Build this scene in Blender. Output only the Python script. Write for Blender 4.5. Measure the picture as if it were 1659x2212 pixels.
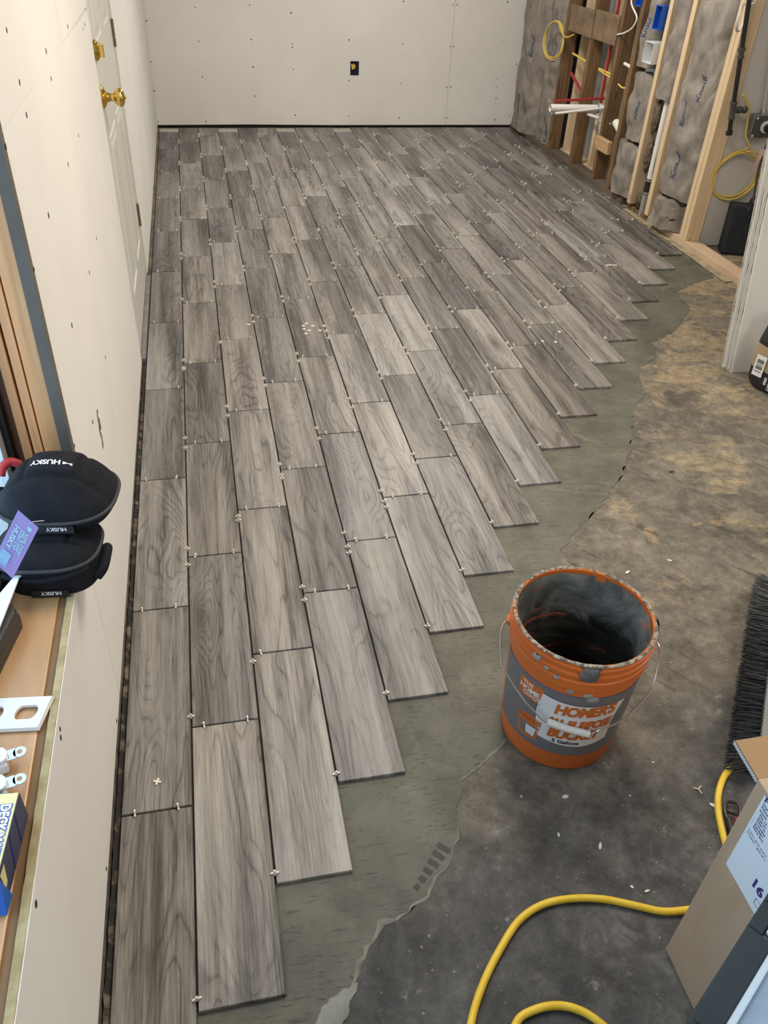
import bpy, bmesh, math, random
from mathutils import Vector, Matrix, noise
D = bpy.data; SC = bpy.context.scene; COL = SC.collection
for _o in list(D.objects): D.objects.remove(_o, do_unlink=True)
PI = math.pi; rnd = random.Random(7)

# ---------------------------------------------------------------- camera
cam_d = D.cameras.new('camera'); cam = D.objects.new('camera', cam_d); COL.objects.link(cam)
cam_d.sensor_fit = 'VERTICAL'; cam_d.sensor_height = 24.0; cam_d.lens = 24.0*1738.946/2212
cam_d.clip_start = 0.02
CX, CY, CZ = 0.1323, -0.6187, 1.5393
_r = ((0.97845845, -0.20208234, 0.04221117), (0.09001261, 0.60161829, 0.79369589), (0.18578694, 0.77279891, -0.60684846))
cam.matrix_world = Matrix(((_r[0][0], _r[1][0], -_r[2][0], CX), (_r[0][1], _r[1][1], -_r[2][1], CY),
                           (_r[0][2], _r[1][2], -_r[2][2], CZ), (0, 0, 0, 1)))
SC.camera = cam
# ---------------------------------------------------------------- world, lamps, exposure
W_ = D.worlds.new('sky'); SC.world = W_; W_.use_nodes = True
_bg = W_.node_tree.nodes['Background']; _bg.inputs[0].default_value = (0.55, 0.75, 1.0, 1); _bg.inputs[1].default_value = 2.8
def area(name, loc, rot, sx, sy, power, col, portal=False):
    l = D.lights.new(name, 'AREA'); l.shape = 'RECTANGLE'; l.size = sx; l.size_y = sy; l.energy = power; l.color = col
    if portal: l.cycles.is_portal = True
    o = D.objects.new(name, l); COL.objects.link(o); o.location = loc; o.rotation_euler = rot
    return o
area('ceiling_lamp', (0.95, 1.5, 2.38), (0, 0, 0), 0.5, 1.2, 34, (1.0, 0.89, 0.75))
area('ceiling_lamp', (1.45, 4.4, 2.38), (0, 0, 0), 0.5, 1.2, 43, (1.0, 0.95, 0.88))
area('ceiling_lamp', (2.0, -1.7, 2.38), (0, 0, 0), 0.5, 1.2, 34, (1.0, 0.97, 0.93))
area('ceiling_lamp', (3.5, 1.1, 2.38), (0, 0, 0), 0.5, 1.2, 22, (1.0, 0.93, 0.82))
area('window_portal', (-0.31, 0.02, 1.12), (0, -PI/2, 0), 1.25, 1.6, 1, (1, 1, 1), True)
SC.view_settings.view_transform = 'Standard'; SC.view_settings.look = 'None'
SC.view_settings.gamma = 1.0; SC.view_settings.use_curve_mapping = False
SC.view_settings.exposure = 0.45
SC.cycles.max_bounces = 6; SC.cycles.diffuse_bounces = 4; SC.cycles.glossy_bounces = 3; SC.cycles.transmission_bounces = 4; SC.cycles.transparent_max_bounces = 6
SC.cycles.use_adaptive_sampling = True; SC.cycles.adaptive_threshold = 0.03
SC.cycles.caustics_reflective = False; SC.cycles.caustics_refractive = False

# ---------------------------------------------------------------- helpers
ORG = {}
class MB:
    def __init__(s): s.v = []; s.f = []
    def add(s, vs, fs):
        b = len(s.v); s.v += [Vector(v) for v in vs]; s.f += [tuple(i+b for i in f) for f in fs]; return s
    def box(s, x0, x1, y0, y1, z0, z1, m=None):
        vs = [Vector((x, y, z)) for z in (z0, z1) for y in (y0, y1) for x in (x0, x1)]
        if m is not None: vs = [m @ v for v in vs]
        return s.add(vs, [(0, 2, 3, 1), (4, 5, 7, 6), (0, 1, 5, 4), (2, 6, 7, 3), (0, 4, 6, 2), (1, 3, 7, 5)])
    def prism(s, poly, fn, a, b):           # poly 2d, fn(u,v,w)->3d
        n = len(poly); vs = [fn(u, v, a) for u, v in poly] + [fn(u, v, b) for u, v in poly]
        return s.add(vs, [tuple(range(n))[::-1], tuple(range(n, 2*n))] + [(i, (i+1) % n, n+(i+1) % n, n+i) for i in range(n)])
    def tube(s, pts, r, n=8, closed=False, cap=True):
        pts = [Vector(p) for p in pts]; N = len(pts)
        rs = r if isinstance(r, (list, tuple)) else [r]*N
        T = []
        for i in range(N):
            a = pts[i-1] if (i > 0 or closed) else pts[i]; b = pts[(i+1) % N] if (i < N-1 or closed) else pts[i]
            T.append((b-a).normalized())
        u = T[0].orthogonal().normalized(); vs = []
        for i in range(N):
            u = (u - T[i]*u.dot(T[i])); u = u.normalized() if u.length > 1e-6 else T[i].orthogonal().normalized()
            w = T[i].cross(u)
            for k in range(n):
                t = 2*PI*k/n; vs.append(pts[i] + (u*math.cos(t)+w*math.sin(t))*rs[i])
        fs = []
        for i in range(N if closed else N-1):
            j = (i+1) % N
            for k in range(n): fs.append((i*n+k, i*n+(k+1) % n, j*n+(k+1) % n, j*n+k))
        if cap and not closed: fs += [tuple(range(n))[::-1], tuple((N-1)*n+k for k in range(n))]
        return s.add(vs, fs)
    def lathe(s, prof, n=48, c=(0, 0, 0), m=None, cap=True):
        vs = []
        for r, z in prof:
            for k in range(n):
                t = 2*PI*k/n; v = Vector((c[0]+r*math.cos(t), c[1]+r*math.sin(t), c[2]+z)); vs.append(m @ v if m is not None else v)
        fs = [(i*n+k, i*n+(k+1) % n, (i+1)*n+(k+1) % n, (i+1)*n+k) for i in range(len(prof)-1) for k in range(n)]
        if cap: fs += [tuple(range(n))[::-1], tuple((len(prof)-1)*n+k for k in range(n))]
        return s.add(vs, fs)
    def grid(s, nu, nv, fn, wrap=False):
        vs = [fn(i/nu, j/nv) for j in range(nv+1) for i in range(nu+1)]
        return s.add(vs, [(j*(nu+1)+i, j*(nu+1)+i+1, (j+1)*(nu+1)+i+1, (j+1)*(nu+1)+i) for j in range(nv) for i in range(nu)])
    def build(s, name, mat, parent=None, smooth=False, bevel=0, local=False, origin=None, fix=True):
        me = D.meshes.new(name)
        if parent is not None: o0 = Vector((0, 0, 0)) if local else ORG.get(parent.name, Vector((0, 0, 0)))
        elif origin is not None: o0 = Vector(origin)
        elif local: o0 = Vector((0, 0, 0))
        else:
            lo = [min(v[i] for v in s.v) for i in range(3)]; hi = [max(v[i] for v in s.v) for i in range(3)]
            o0 = Vector(((lo[0]+hi[0])/2, (lo[1]+hi[1])/2, lo[2]))
        me.from_pydata([tuple(v-o0) for v in s.v], [], s.f); me.update()
        if fix:
            bm = bmesh.new(); bm.from_mesh(me); bmesh.ops.recalc_face_normals(bm, faces=bm.faces); bm.to_mesh(me); bm.free()
        if smooth:
            for p in me.polygons: p.use_smooth = True
            if smooth != 'all':
                try: me.set_sharp_from_angle(angle=math.radians(40))
                except Exception: pass
        me.materials.append(mat)
        o = D.objects.new(name, me); COL.objects.link(o)
        if parent is not None: o.parent = parent
        else: o.location = o0
        ORG[o.name] = o0
        if bevel:
            b = o.modifiers.new('bevel', 'BEVEL'); b.width = bevel; b.segments = 2; b.limit_method = 'ANGLE'
        return o
def tag(o, label=None, cat=None, group=None, kind=None):
    if label: o['label'] = label
    if cat: o['category'] = cat
    if group: o['group'] = group
    if kind: o['kind'] = kind
    return o
def thing(name, label, cat, loc, rotz=0, group=None, mtx=None):
    o = D.objects.new(name, None); COL.objects.link(o); o.location = loc; o.rotation_euler = (0, 0, rotz)
    if mtx is not None: o.matrix_world = mtx
    o.empty_display_size = 0.05
    ORG[o.name] = Vector(loc); return tag(o, label, cat, group)
def copy_tree(o, parent=None):
    c = o.copy(); COL.objects.link(c); c.parent = parent
    for ch in list(o.children): copy_tree(ch, c)
    return c
def smoothpath(pts, k=6):
    P = [Vector(p) for p in pts]; out = []
    for i in range(len(P)-1):
        a, b, c, d = P[max(i-1, 0)], P[i], P[i+1], P[min(i+2, len(P)-1)]
        for j in range(k):
            t = j/k
            out.append(0.5*((2*b)+(c-a)*t+(2*a-5*b+4*c-d)*t*t+(3*b-a-3*c+d)*t**3))
    return out+[P[-1]]
def refine(vs, fs, L, it=4):
    bm = bmesh.new(); bv = [bm.verts.new((v[0], v[1], 0)) for v in vs]
    for f in fs:
        try: bm.faces.new([bv[i] for i in f])
        except ValueError: pass
    bmesh.ops.triangulate(bm, faces=bm.faces[:])
    for _ in range(it):
        e = [x for x in bm.edges if x.calc_length() > L]
        if not e: break
        bmesh.ops.subdivide_edges(bm, edges=e, cuts=1); bmesh.ops.triangulate(bm, faces=bm.faces[:])
    bm.verts.index_update()
    r = ([tuple(v.co[:2]) for v in bm.verts], [tuple(v.index for v in f.verts) for f in bm.faces]); bm.free(); return r
def text2d(s, size, bold=0.0, shear=0.0, sp=1.0, align='LEFT', L=None, squash=1.0):
    c = D.curves.new('lettering', 'FONT'); c.body = s; c.size = size; c.offset = bold; c.shear = shear; c.space_character = sp
    c.align_x = align; c.resolution_u = 3; c.fill_mode = 'FRONT'
    o = D.objects.new('lettering', c); COL.objects.link(o)
    me = o.to_mesh(); vs = [(v.co.x, v.co.y*squash) for v in me.vertices]; fs = [tuple(p.vertices) for p in me.polygons]
    o.to_mesh_clear(); D.objects.remove(o); D.curves.remove(c)
    return refine(vs, fs, L) if L else (vs, fs)
def lettering(s, size, fn, mat, parent, name='lettering', bold=0.0, shear=0.0, sp=1.0, align='LEFT', L=None, local=False, squash=1.0):
    vs, fs = text2d(s, size, bold, shear, sp, align, L, squash)
    return MB().add([fn(x, y) for x, y in vs], fs).build(name, mat, parent, local=local, fix=False)
def plane_fn(o, ux, uy):
    o, ux, uy = Vector(o), Vector(ux), Vector(uy); return lambda x, y: o+ux*x+uy*y

# ---------------------------------------------------------------- materials
class NT:
    def __init__(s, name):
        s.m = D.materials.new(name); s.m.use_nodes = True; s.t = s.m.node_tree; s.b = s.t.nodes['Principled BSDF']
        s._oc = None
    def n(s, typ, **k):
        x = s.t.nodes.new(typ)
        for a, v in k.items(): setattr(x, a, v)
        return x
    def l(s, a, b): s.t.links.new(a, b)
    def oc(s):
        if s._oc is None: s._oc = s.n('ShaderNodeTexCoord').outputs['Object']
        return s._oc
    def val(s, x, sock):
        if hasattr(x, 'is_linked') or hasattr(x, 'node'): s.l(x, sock)
        else: sock.default_value = x
    def mapping(s, scale=(1, 1, 1), vec=None, loc=None):
        mp = s.n('ShaderNodeMapping'); s.l(vec if vec is not None else s.oc(), mp.inputs[0]); mp.inputs['Scale'].default_value = scale
        if loc is not None: s.val(loc, mp.inputs['Location'])
        return mp.outputs[0]
    def noise(s, scale, vec=None, detail=4, rough=.55, dist=0):
        x = s.n('ShaderNodeTexNoise'); s.l(vec if vec is not None else s.oc(), x.inputs['Vector'])
        x.inputs['Scale'].default_value = scale; x.inputs['Detail'].default_value = detail; x.inputs['Roughness'].default_value = rough
        x.inputs['Distortion'].default_value = dist; return x.outputs[0]
    def ramp(s, fac, stops):
        r = s.n('ShaderNodeValToRGB'); s.l(fac, r.inputs[0]); e = r.color_ramp.elements
        while len(e) < len(stops): e.new(0.5)
        for i, (p, c) in enumerate(stops):
            e[i].position = p; e[i].color = (c, c, c, 1) if isinstance(c, (int, float)) else (*c, 1)
        return r.outputs[0]
    def math(s, op, a, b=None, c=None):
        x = s.n('ShaderNodeMath', operation=op)
        for i, v in enumerate((a, b, c)):
            if v is not None: s.val(v, x.inputs[i])
        return x.outputs[0]
    def mix(s, fac, a, b, mode='MIX'):
        x = s.n('ShaderNodeMix', data_type='RGBA', blend_type=mode); s.val(fac, x.inputs[0])
        for v, k in ((a, 6), (b, 7)):
            if isinstance(v, tuple): x.inputs[k].default_value = (*v, 1) if len(v) == 3 else v
            else: s.l(v, x.inputs[k])
        return x.outputs[2]
    def bump(s, h, strength=.3, dist=.002):
        x = s.n('ShaderNodeBump'); s.l(h, x.inputs['Height']); x.inputs['Strength'].default_value = strength; x.inputs['Distance'].default_value = dist
        s.l(x.outputs[0], s.b.inputs['Normal'])
    def col(s, c): s.val((*c, 1) if isinstance(c, tuple) else c, s.b.inputs['Base Color'])
    def rough(s, r): s.val(r, s.b.inputs['Roughness'])
MATS = {}
def M(name, c, rough=.6, metal=0, c2=None, ns=12, st=(1, 1, 1), bump=0, bs=60, spec=None, lo=.35, hi=.65, detail=4):
    if name in MATS: return MATS[name]
    t = NT(name)
    if c2: t.col(t.ramp(t.noise(ns, t.mapping(st), detail), [(lo, c), (hi, c2)]))
    else: t.col(c)
    t.rough(rough); t.b.inputs['Metallic'].default_value = metal
    if spec is not None: t.b.inputs['Specular IOR Level'].default_value = spec
    if bump: t.bump(t.noise(bs, t.mapping(st)), bump, .002)
    MATS[name] = t.m; return t.m
def wood(name, light, dark, st=(14, 14, 1.1), rough=.65, knots=True):
    t = NT(name); oi = t.n('ShaderNodeObjectInfo')
    off = t.math('MULTIPLY', oi.outputs['Random'], 37.0)
    cv = t.n('ShaderNodeCombineXYZ'); t.l(off, cv.inputs[0]); t.l(off, cv.inputs[2])
    v = t.n('ShaderNodeVectorMath', operation='ADD'); t.l(t.oc(), v.inputs[0]); t.l(cv.outputs[0], v.inputs[1])
    a = t.noise(3, t.mapping(st, v.outputs[0]), 5, .6, .4); b = t.noise(1.3, t.mapping((st[0]*4, st[1]*4, st[2]*2), v.outputs[0]), 3)
    f = t.math('ADD', t.math('MULTIPLY', a, .7), t.math('MULTIPLY', b, .3))
    c = t.ramp(f, [(.36, dark), (.62, light)])
    if knots:
        vo = t.n('ShaderNodeTexVoronoi'); t.l(t.mapping((8, 8, 3), v.outputs[0]), vo.inputs['Vector']); vo.inputs['Scale'].default_value = 1
        k = t.ramp(vo.outputs['Distance'], [(.06, 1.0), (.13, 0.0)]); c = t.mix(t.math('MULTIPLY', k, .6), c, tuple(x*.35 for x in dark))
    t.col(c); t.rough(rough); t.bump(f, .2, .001); MATS[name] = t.m; return t.m

def make_tile_mat():
    t = NT('wood_look_porcelain'); oi = t.n('ShaderNodeObjectInfo'); R = oi.outputs['Random']
    cv = t.n('ShaderNodeCombineXYZ')
    t.l(t.math('MULTIPLY', R, 91.7), cv.inputs[0]); t.l(t.math('MULTIPLY', t.math('FRACT', t.math('MULTIPLY', R, 13.7)), 57.0), cv.inputs[1])
    v = t.n('ShaderNodeVectorMath', operation='ADD'); t.l(t.oc(), v.inputs[0]); t.l(cv.outputs[0], v.inputs[1]); V = v.outputs[0]
    n0 = t.noise(1.0, t.mapping((6.5, .95, 1), V), 2.0, .5, .5)         # cathedral grain: thin contour lines of a long smooth noise
    vk = t.n('ShaderNodeTexVoronoi'); vk.inputs['Scale'].default_value = 1.0; t.l(t.mapping((5.2, 1.55, 1), V), vk.inputs['Vector']); kd = vk.outputs['Distance']
    kbump = t.ramp(kd, [(0.0, 1.0), (.10, .55), (.30, .12), (.5, 0.0)]); n0 = t.math('ADD', n0, t.math('MULTIPLY', kbump, .42))
    lines = t.math('FRACT', t.math('ADD', t.math('MULTIPLY', n0, 23.0), t.math('MULTIPLY', t.noise(1.0, t.mapping((60, 5, 1), V), 3, .6), .55)))
    tri = t.math('ABSOLUTE', t.math('SUBTRACT', lines, .5))
    grain = t.ramp(tri, [(0.0, .25), (.11, .8), (.5, 1.0)])
    gmask = t.ramp(t.noise(1.0, t.mapping((9, 2.0, 1), V), 2, .5), [(.40, .15), (.56, 1.0)])
    fine = t.noise(1.0, t.mapping((240, 7, 1), V), 5, .75)
    mid = t.noise(1.0, t.mapping((34, 1.0, 1), V), 5, .65, .5)
    broad = t.noise(1.0, t.mapping((9, .75, 1), V), 2, .5, .3)
    blot = t.noise(1.0, t.mapping((13, 4.0, 1), V), 3, .6, .9)
    f = t.math('ADD', t.math('MULTIPLY', mid, .52), t.math('MULTIPLY', broad, .62))
    f = t.math('ADD', f, t.math('MULTIPLY', t.math('SUBTRACT', fine, .5), .52))
    f = t.math('ADD', f, t.math('MULTIPLY', t.math('MULTIPLY', t.math('SUBTRACT', grain, .9), gmask), .19))
    f = t.math('ADD', f, t.math('MULTIPLY', t.math('SUBTRACT', R, .5), .08))
    c = t.ramp(f, [(.37, (.048, .043, .038)), (.47, (.104, .094, .083)), (.56, (.180, .163, .145)), (.66, (.258, .236, .210)), (.79, (.35, .325, .29))])
    kn = t.ramp(blot, [(.60, 0.0), (.70, 1.0)]); c = t.mix(t.math('MULTIPLY', kn, .45), c, (.045, .041, .037))
    c = t.mix(t.ramp(kd, [(.035, .75), (.10, .35), (.2, 0.0)]), c, (.040, .036, .032))
    R2 = t.math('FRACT', t.math('MULTIPLY', R, 7.31)); R3 = t.math('FRACT', t.math('MULTIPLY', R, 3.77))
    hs = t.n('ShaderNodeHueSaturation'); t.l(c, hs.inputs['Color']); t.l(t.math('ADD', t.math('MULTIPLY', R2, .45), .50), hs.inputs['Saturation'])
    t.l(t.math('ADD', t.math('MULTIPLY', R3, .42), .80), hs.inputs['Value'])
    t.col(hs.outputs[0]); t.rough(t.ramp(mid, [(.3, .36), (.7, .5)])); t.b.inputs['Specular IOR Level'].default_value = .45
    t.bump(t.math('ADD', fine, t.math('MULTIPLY', grain, .5)), .12, .0006); return t.m
def make_concrete():
    t = NT('old_concrete')
    a = t.noise(1.6, None, 7, .62, .3); b = t.noise(7, None, 6, .7, .5); c = t.noise(28, None, 9, .78)
    st = t.noise(2.6, None, 8, .68, .5); st2 = t.noise(4.5, t.mapping((.8, 1.5, 1), None, (3, 5, 0)), 7, .7, .4)
    sep = t.n('ShaderNodeSeparateXYZ'); t.l(t.oc(), sep.inputs[0]); X, Y = sep.outputs[0], sep.outputs[1]
    base = t.ramp(t.math('ADD', t.math('MULTIPLY', a, .5), t.math('MULTIPLY', b, .5)), [(.38, (.066, .058, .047)), (.5, (.126, .110, .086)), (.62, (.178, .155, .120))])
    dark = t.ramp(t.math('ADD', t.math('MULTIPLY', a, .4), t.math('MULTIPLY', b, .6)), [(.40, (.026, .026, .026)), (.52, (.060, .058, .056)), (.64, (.118, .114, .108))])
    edge = t.math('ADD', t.math('ADD', Y, t.math('MULTIPLY', X, -.42)), t.math('MULTIPLY', t.math('SUBTRACT', a, .5), 1.1))   # damp, sooty near end of the slab
    k = t.ramp(t.math('ADD', edge, .5), [(.28, 1.0), (.52, 0.0)]); col = t.mix(k, base, dark)
    k2 = t.math('ADD', t.math('MULTIPLY', t.math('ADD', X, Y), .050), t.math('MULTIPLY', st, .80))      # yellowed old adhesive towards the doorway
    tan = t.ramp(k2, [(.575, 0.0), (.615, .7), (.70, 1.0)]); col = t.mix(t.math('MULTIPLY', tan, .8), col, (.300, .232, .140))
    gp = t.ramp(st2, [(.50, 0.0), (.545, .85)]); col = t.mix(t.math('MULTIPLY', gp, tan), col, (.118, .106, .090))
    tan2 = t.ramp(t.noise(6.5, t.mapping((1, 1, 1), None, (9, 2, 0)), 6, .7, .3), [(.62, 0.0), (.66, .75)]); col = t.mix(t.math('MULTIPLY', tan2, t.ramp(Y, [(.25, 0.0), (.6, 1.0)])), col, (.30, .22, .125))
    sp = t.ramp(t.noise(95, None, 2, .5), [(.70, 0.0), (.73, .7)]); col = t.mix(sp, col, (.30, .275, .23))
    dk = t.ramp(t.noise(4, t.mapping((1, 1.5, 1)), 7, .75, .8), [(.60, 0.0), (.68, .7)]); col = t.mix(dk, col, (.034, .030, .026))
    rot = t.n('ShaderNodeMapping'); t.l(t.oc(), rot.inputs[0]); rot.inputs['Rotation'].default_value = (0, 0, .9)
    scr = t.ramp(t.noise(1.0, t.mapping((5, 50, 1), rot.outputs[0]), 3, .5, .4), [(.645, 0.0), (.69, .6)]); col = t.mix(scr, col, (.042, .037, .032))
    wsp = t.ramp(t.math('ADD', t.math('MULTIPLY', t.noise(9, None, 5, .7), .6), t.math('MULTIPLY', c, .4)), [(.60, 0.0), (.66, .55)]); col = t.mix(wsp, col, (.24, .225, .20))
    col = t.mix(.55, col, t.ramp(c, [(.36, .16), (.50, .48), (.64, .86)]), 'OVERLAY')
    t.col(col); t.rough(t.ramp(a, [(.3, .62), (.7, .85)])); t.bump(t.math('ADD', b, t.math('MULTIPLY', c, .6)), .35, .003); return t.m
def make_skim():
    t = NT('skim_thinset')
    a = t.noise(5, None, 6, .65); sc = t.noise(1.0, t.mapping((26, 240, 1)), 2, .5, .3); b = t.noise(30, None, 4, .7)
    sl = t.noise(1.0, t.mapping((9, 120, 1), None, (4, 1, 0)), 3, .5, .4)
    c = t.ramp(a, [(.36, (.074, .072, .055)), (.62, (.132, .127, .098))])
    c = t.mix(t.ramp(t.noise(4, None, 7, .75, .8), [(.56, 0.0), (.66, .55)]), c, (.20, .185, .14))
    c = t.mix(t.ramp(t.noise(60, None, 3, .6), [(.60, 0.0), (.66, .4)]), c, (.06, .058, .046))
    sm_k = t.ramp(t.noise(7, None, 3, .6), [(.42, .1), (.58, 1.0)]); c = t.mix(t.math('MULTIPLY', t.ramp(sc, [(.625, 0.0), (.66, .85)]), sm_k), c, (.030, .030, .026))
    c = t.mix(t.ramp(sl, [(.63, 0.0), (.67, .6)]), c, (.045, .044, .038))
    t.col(c); t.rough(.68); t.bump(t.math('ADD', sc, t.math('MULTIPLY', b, .4)), .3, .002); return t.m
def make_kraft():
    t = NT('kraft_paper'); oi = t.n('ShaderNodeObjectInfo')
    a = t.noise(6, None, 6, .65, .6); b = t.noise(40, t.mapping((1, 1, .4)), 4, .6)
    c = t.ramp(a, [(.36, (.185, .163, .140)), (.62, (.330, .292, .250))])
    c = t.mix(t.ramp(t.noise(13, t.mapping((1, 1, .6)), 5, .7, 1.0), [(.60, 0.0), (.66, .5)]), c, (.115, .120, .165))
    t.col(c); t.rough(.75); t.bump(t.math('ADD', a, t.math('MULTIPLY', b, .3)), .6, .012); return t.m
def make_drywall(name, c, c2):
    t = NT(name); a = t.noise(2.2, None, 5, .6); b = t.noise(180, None, 2)
    k = t.ramp(a, [(.35, c), (.65, c2)])
    k = t.mix(t.ramp(t.noise(3, t.mapping((1, 4, 1)), 6, .7, .7), [(.70, 0.0), (.82, .25)]), k, tuple(x*.75 for x in c))
    t.col(k); t.rough(.85); t.bump(b, .06, .0006); return t.m
TILE = make_tile_mat(); CONC = make_concrete(); SKIM = make_skim(); KRAFT = make_kraft()
DRY = make_drywall('drywall_paper', (.74, .72, .68), (.79, .77, .73))
DRYG = make_drywall('grey_primed_drywall', (.52, .50, .47), (.58, .56, .53))
GYP = M('gypsum_core', (.32, .25, .12), .9, c2=(.50, .41, .24), ns=25, bump=.5)
GYPW = M('gypsum_edge', (.42, .43, .37), .9, c2=(.14, .15, .13), ns=9, st=(8, 8, 1.5), lo=.46, hi=.62, bump=.6)
DARK = M('shade_black', (.012, .011, .010), .95)  # near-black colour stands in for shade behind sheet seams and in hollows
BED = M('wet_thinset', (.028, .027, .026), .8, c2=(.05, .048, .046), ns=30, bump=.4)
PLAST = M('white_plastic', (.80, .77, .68), .4)
PAINTW = M('white_door_paint', (.66, .655, .60), .35)
BRASS = M('polished_brass', (.80, .56, .16), .18, 1.0)
OLDBR = M('dull_brass', (.22, .20, .12), .45, .8)
OLDW = wood('old_brown_lumber', (.235, .135, .062), (.085, .045, .020))
NEWW = wood('pale_pine', (.74, .58, .38), (.62, .45, .26))
PINKW = wood('pink_treated_lumber', (.62, .46, .31), (.52, .36, .24), (3, 1.1, 3), knots=False)
PLY = wood('weathered_plywood', (.24, .165, .098), (.12, .078, .045), (3, 3, 4))
JAMB = wood('stained_jamb', (.80, .42, .18), (.62, .29, .11), (16, 16, .6), .45, knots=False)
JAMBD = wood('dark_jamb', (.16, .062, .022), (.07, .028, .012), (16, 16, .6), .5, knots=False)
SILLW = wood('sill_veneer', (.55, .33, .165), (.42, .23, .10), (6, .8, 6), .32, knots=False)
BLACKF = M('black_fabric', (.006, .0065, .009), .85, c2=(.012, .0125, .016), ns=20, bump=.5, bs=500, spec=.25)
BLACKP = M('black_plastic', (.012, .012, .013), .45)
CASEP = M('navy_black_plastic', (.010, .014, .020), .5, bump=.4, bs=400)
STEEL = M('bright_steel', (.62, .62, .62), .3, 1.0)
GREYS = M('galvanised_steel', (.30, .31, .31), .45, .9, c2=(.42, .43, .43), ns=20)
IRON = M('black_iron', (.022, .021, .020), .5, .3)
IRONF = M('iron_fitting', (.085, .08, .072), .55, .4)
PVC = M('white_pvc', (.78, .77, .72), .35)
RED = M('red_pex', (.34, .028, .028), .35)
YEL = M('yellow_jacket', (.72, .52, .09), .45)
YELC = M('yellow_cord_rubber', (.72, .47, .025), .45, c2=(.78, .54, .05), ns=30, bump=.15)
BLUE = M('blue_box_plastic', (.012, .10, .52), .4)
WHT = M('white_print', (.80, .80, .80), .6)
BLK = M('black_print', (.012, .012, .012), .6)
NAVY = M('navy_print', (.03, .035, .16), .6)
FLUFF = M('mineral_fluff', (.050, .036, .024), .95, c2=(.17, .13, .085), ns=40, bump=1.0, bs=120)
ZF = -0.011
def fl(x, y): return (CX+(x-CX)*(CZ-ZF)/CZ, CY+(y-CY)*(CZ-ZF)/CZ, ZF)     # slab lies 11 mm under the tile face

# ================================================================ SETTING
XL, YB, ZC = -0.165, 6.58, 2.44
def Xf(Y): return 2.80+(6.56-Y)*0.015
floor = MB().box(-0.40, 4.7, -3.7, 6.72, ZF-.1, ZF).build('floor', CONC, origin=(0, 0, 0)); tag(floor, kind='structure')
tag(floor, 'stained concrete slab half covered with wood-look porcelain planks', 'floor')
ceil = MB().box(-0.40, 4.7, -3.7, 6.72, ZC, ZC+.1).build('ceiling', DRY, origin=(0, 0, ZC)); tag(ceil, 'flat drywall ceiling over the room', 'ceiling', kind='structure')

# ---- planks
PW, PL, G = 0.1545, 0.1545*1.3137*3, 0.0042
def tile_mesh(x0, x1, y0, y1, top=0.0):
    b = .0012; cx, cy = (x0+x1)/2, (y0+y1)/2; hx, hy = (x1-x0)/2, (y1-y0)/2
    ring = lambda i, z: [(-hx+i, -hy+i, z), (hx-i, -hy+i, z), (hx-i, hy-i, z), (-hx+i, hy-i, z)]
    vs = ring(0, -.009)+ring(0, -b)+ring(b, 0.0)
    fs = [(0, 3, 2, 1)]+[(k*4+i, k*4+(i+1) % 4, k*4+4+(i+1) % 4, k*4+4+i) for k in range(2) for i in range(4)]+[(8, 9, 10, 11)]
    me = D.meshes.new('plank_tile'); me.from_pydata(vs, [], fs); me.materials.append(TILE); return me, (cx, cy)
full_me, _ = tile_mesh(0, PW-G, 0, PL-G)
s3 = PL/3; bedm = MB(); joints = []; colend = {}
for c in range(1, 20):
    x0 = (c-2)*PW; x1 = x0+PW-G
    if c == 1: x0 = -0.1475
    if c == 19: x1 = min(x1, 2.772)
    yend = (c-2)*s3 if c > 1 else -s3-.0
    colend[c] = yend
    back = 6.40 if c % 3 == 1 and c <= 10 else 6.545
    n = 0
    while True:
        a = yend+n*PL
        if c == 1 and n == 0: a = -s3
        if a > back-.03: break
        b = min(a+PL-G, back)
        joints.append((c, n, x0, x1, a-G/2))
        if c not in (1, 19) and b < back: me, ctr = full_me, ((x0+x1)/2, (a+b)/2)
        else: me, ctr = tile_mesh(x0, x1, a, b)
        o = D.objects.new('plank_tile', me); COL.objects.link(o); o.parent = floor; o.location = (ctr[0], ctr[1], rnd.uniform(-.0006, .0006))
        if rnd.random() < .5: o.rotation_euler = (0, 0, PI)
        n += 1
    bedm.box(x0-(G if c > 1 else 0), x1+(.0 if c < 19 else 0), yend+.006, back, ZF+.0005, -.0082)
bedm.build('mortar_bed', BED, floor)
for c in (1, 4, 7, 10):                                               # combed white thinset left bare at the back wall
    x0 = (c-2)*PW if c > 1 else -.1475; m = MB(); x1 = (c-1)*PW-G
    m.box(x0, x1, 6.405, 6.535, ZF+.0005, -.007)
    k = 12
    for i in range(k): xa = x0+(x1-x0)*i/k; m.box(xa, xa+(x1-x0)/k*.55, 6.405, 6.53, -.007, -.002)
    m.build('combed_mortar', M('pale_mortar', (.55, .53, .47), .9), floor)
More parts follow.
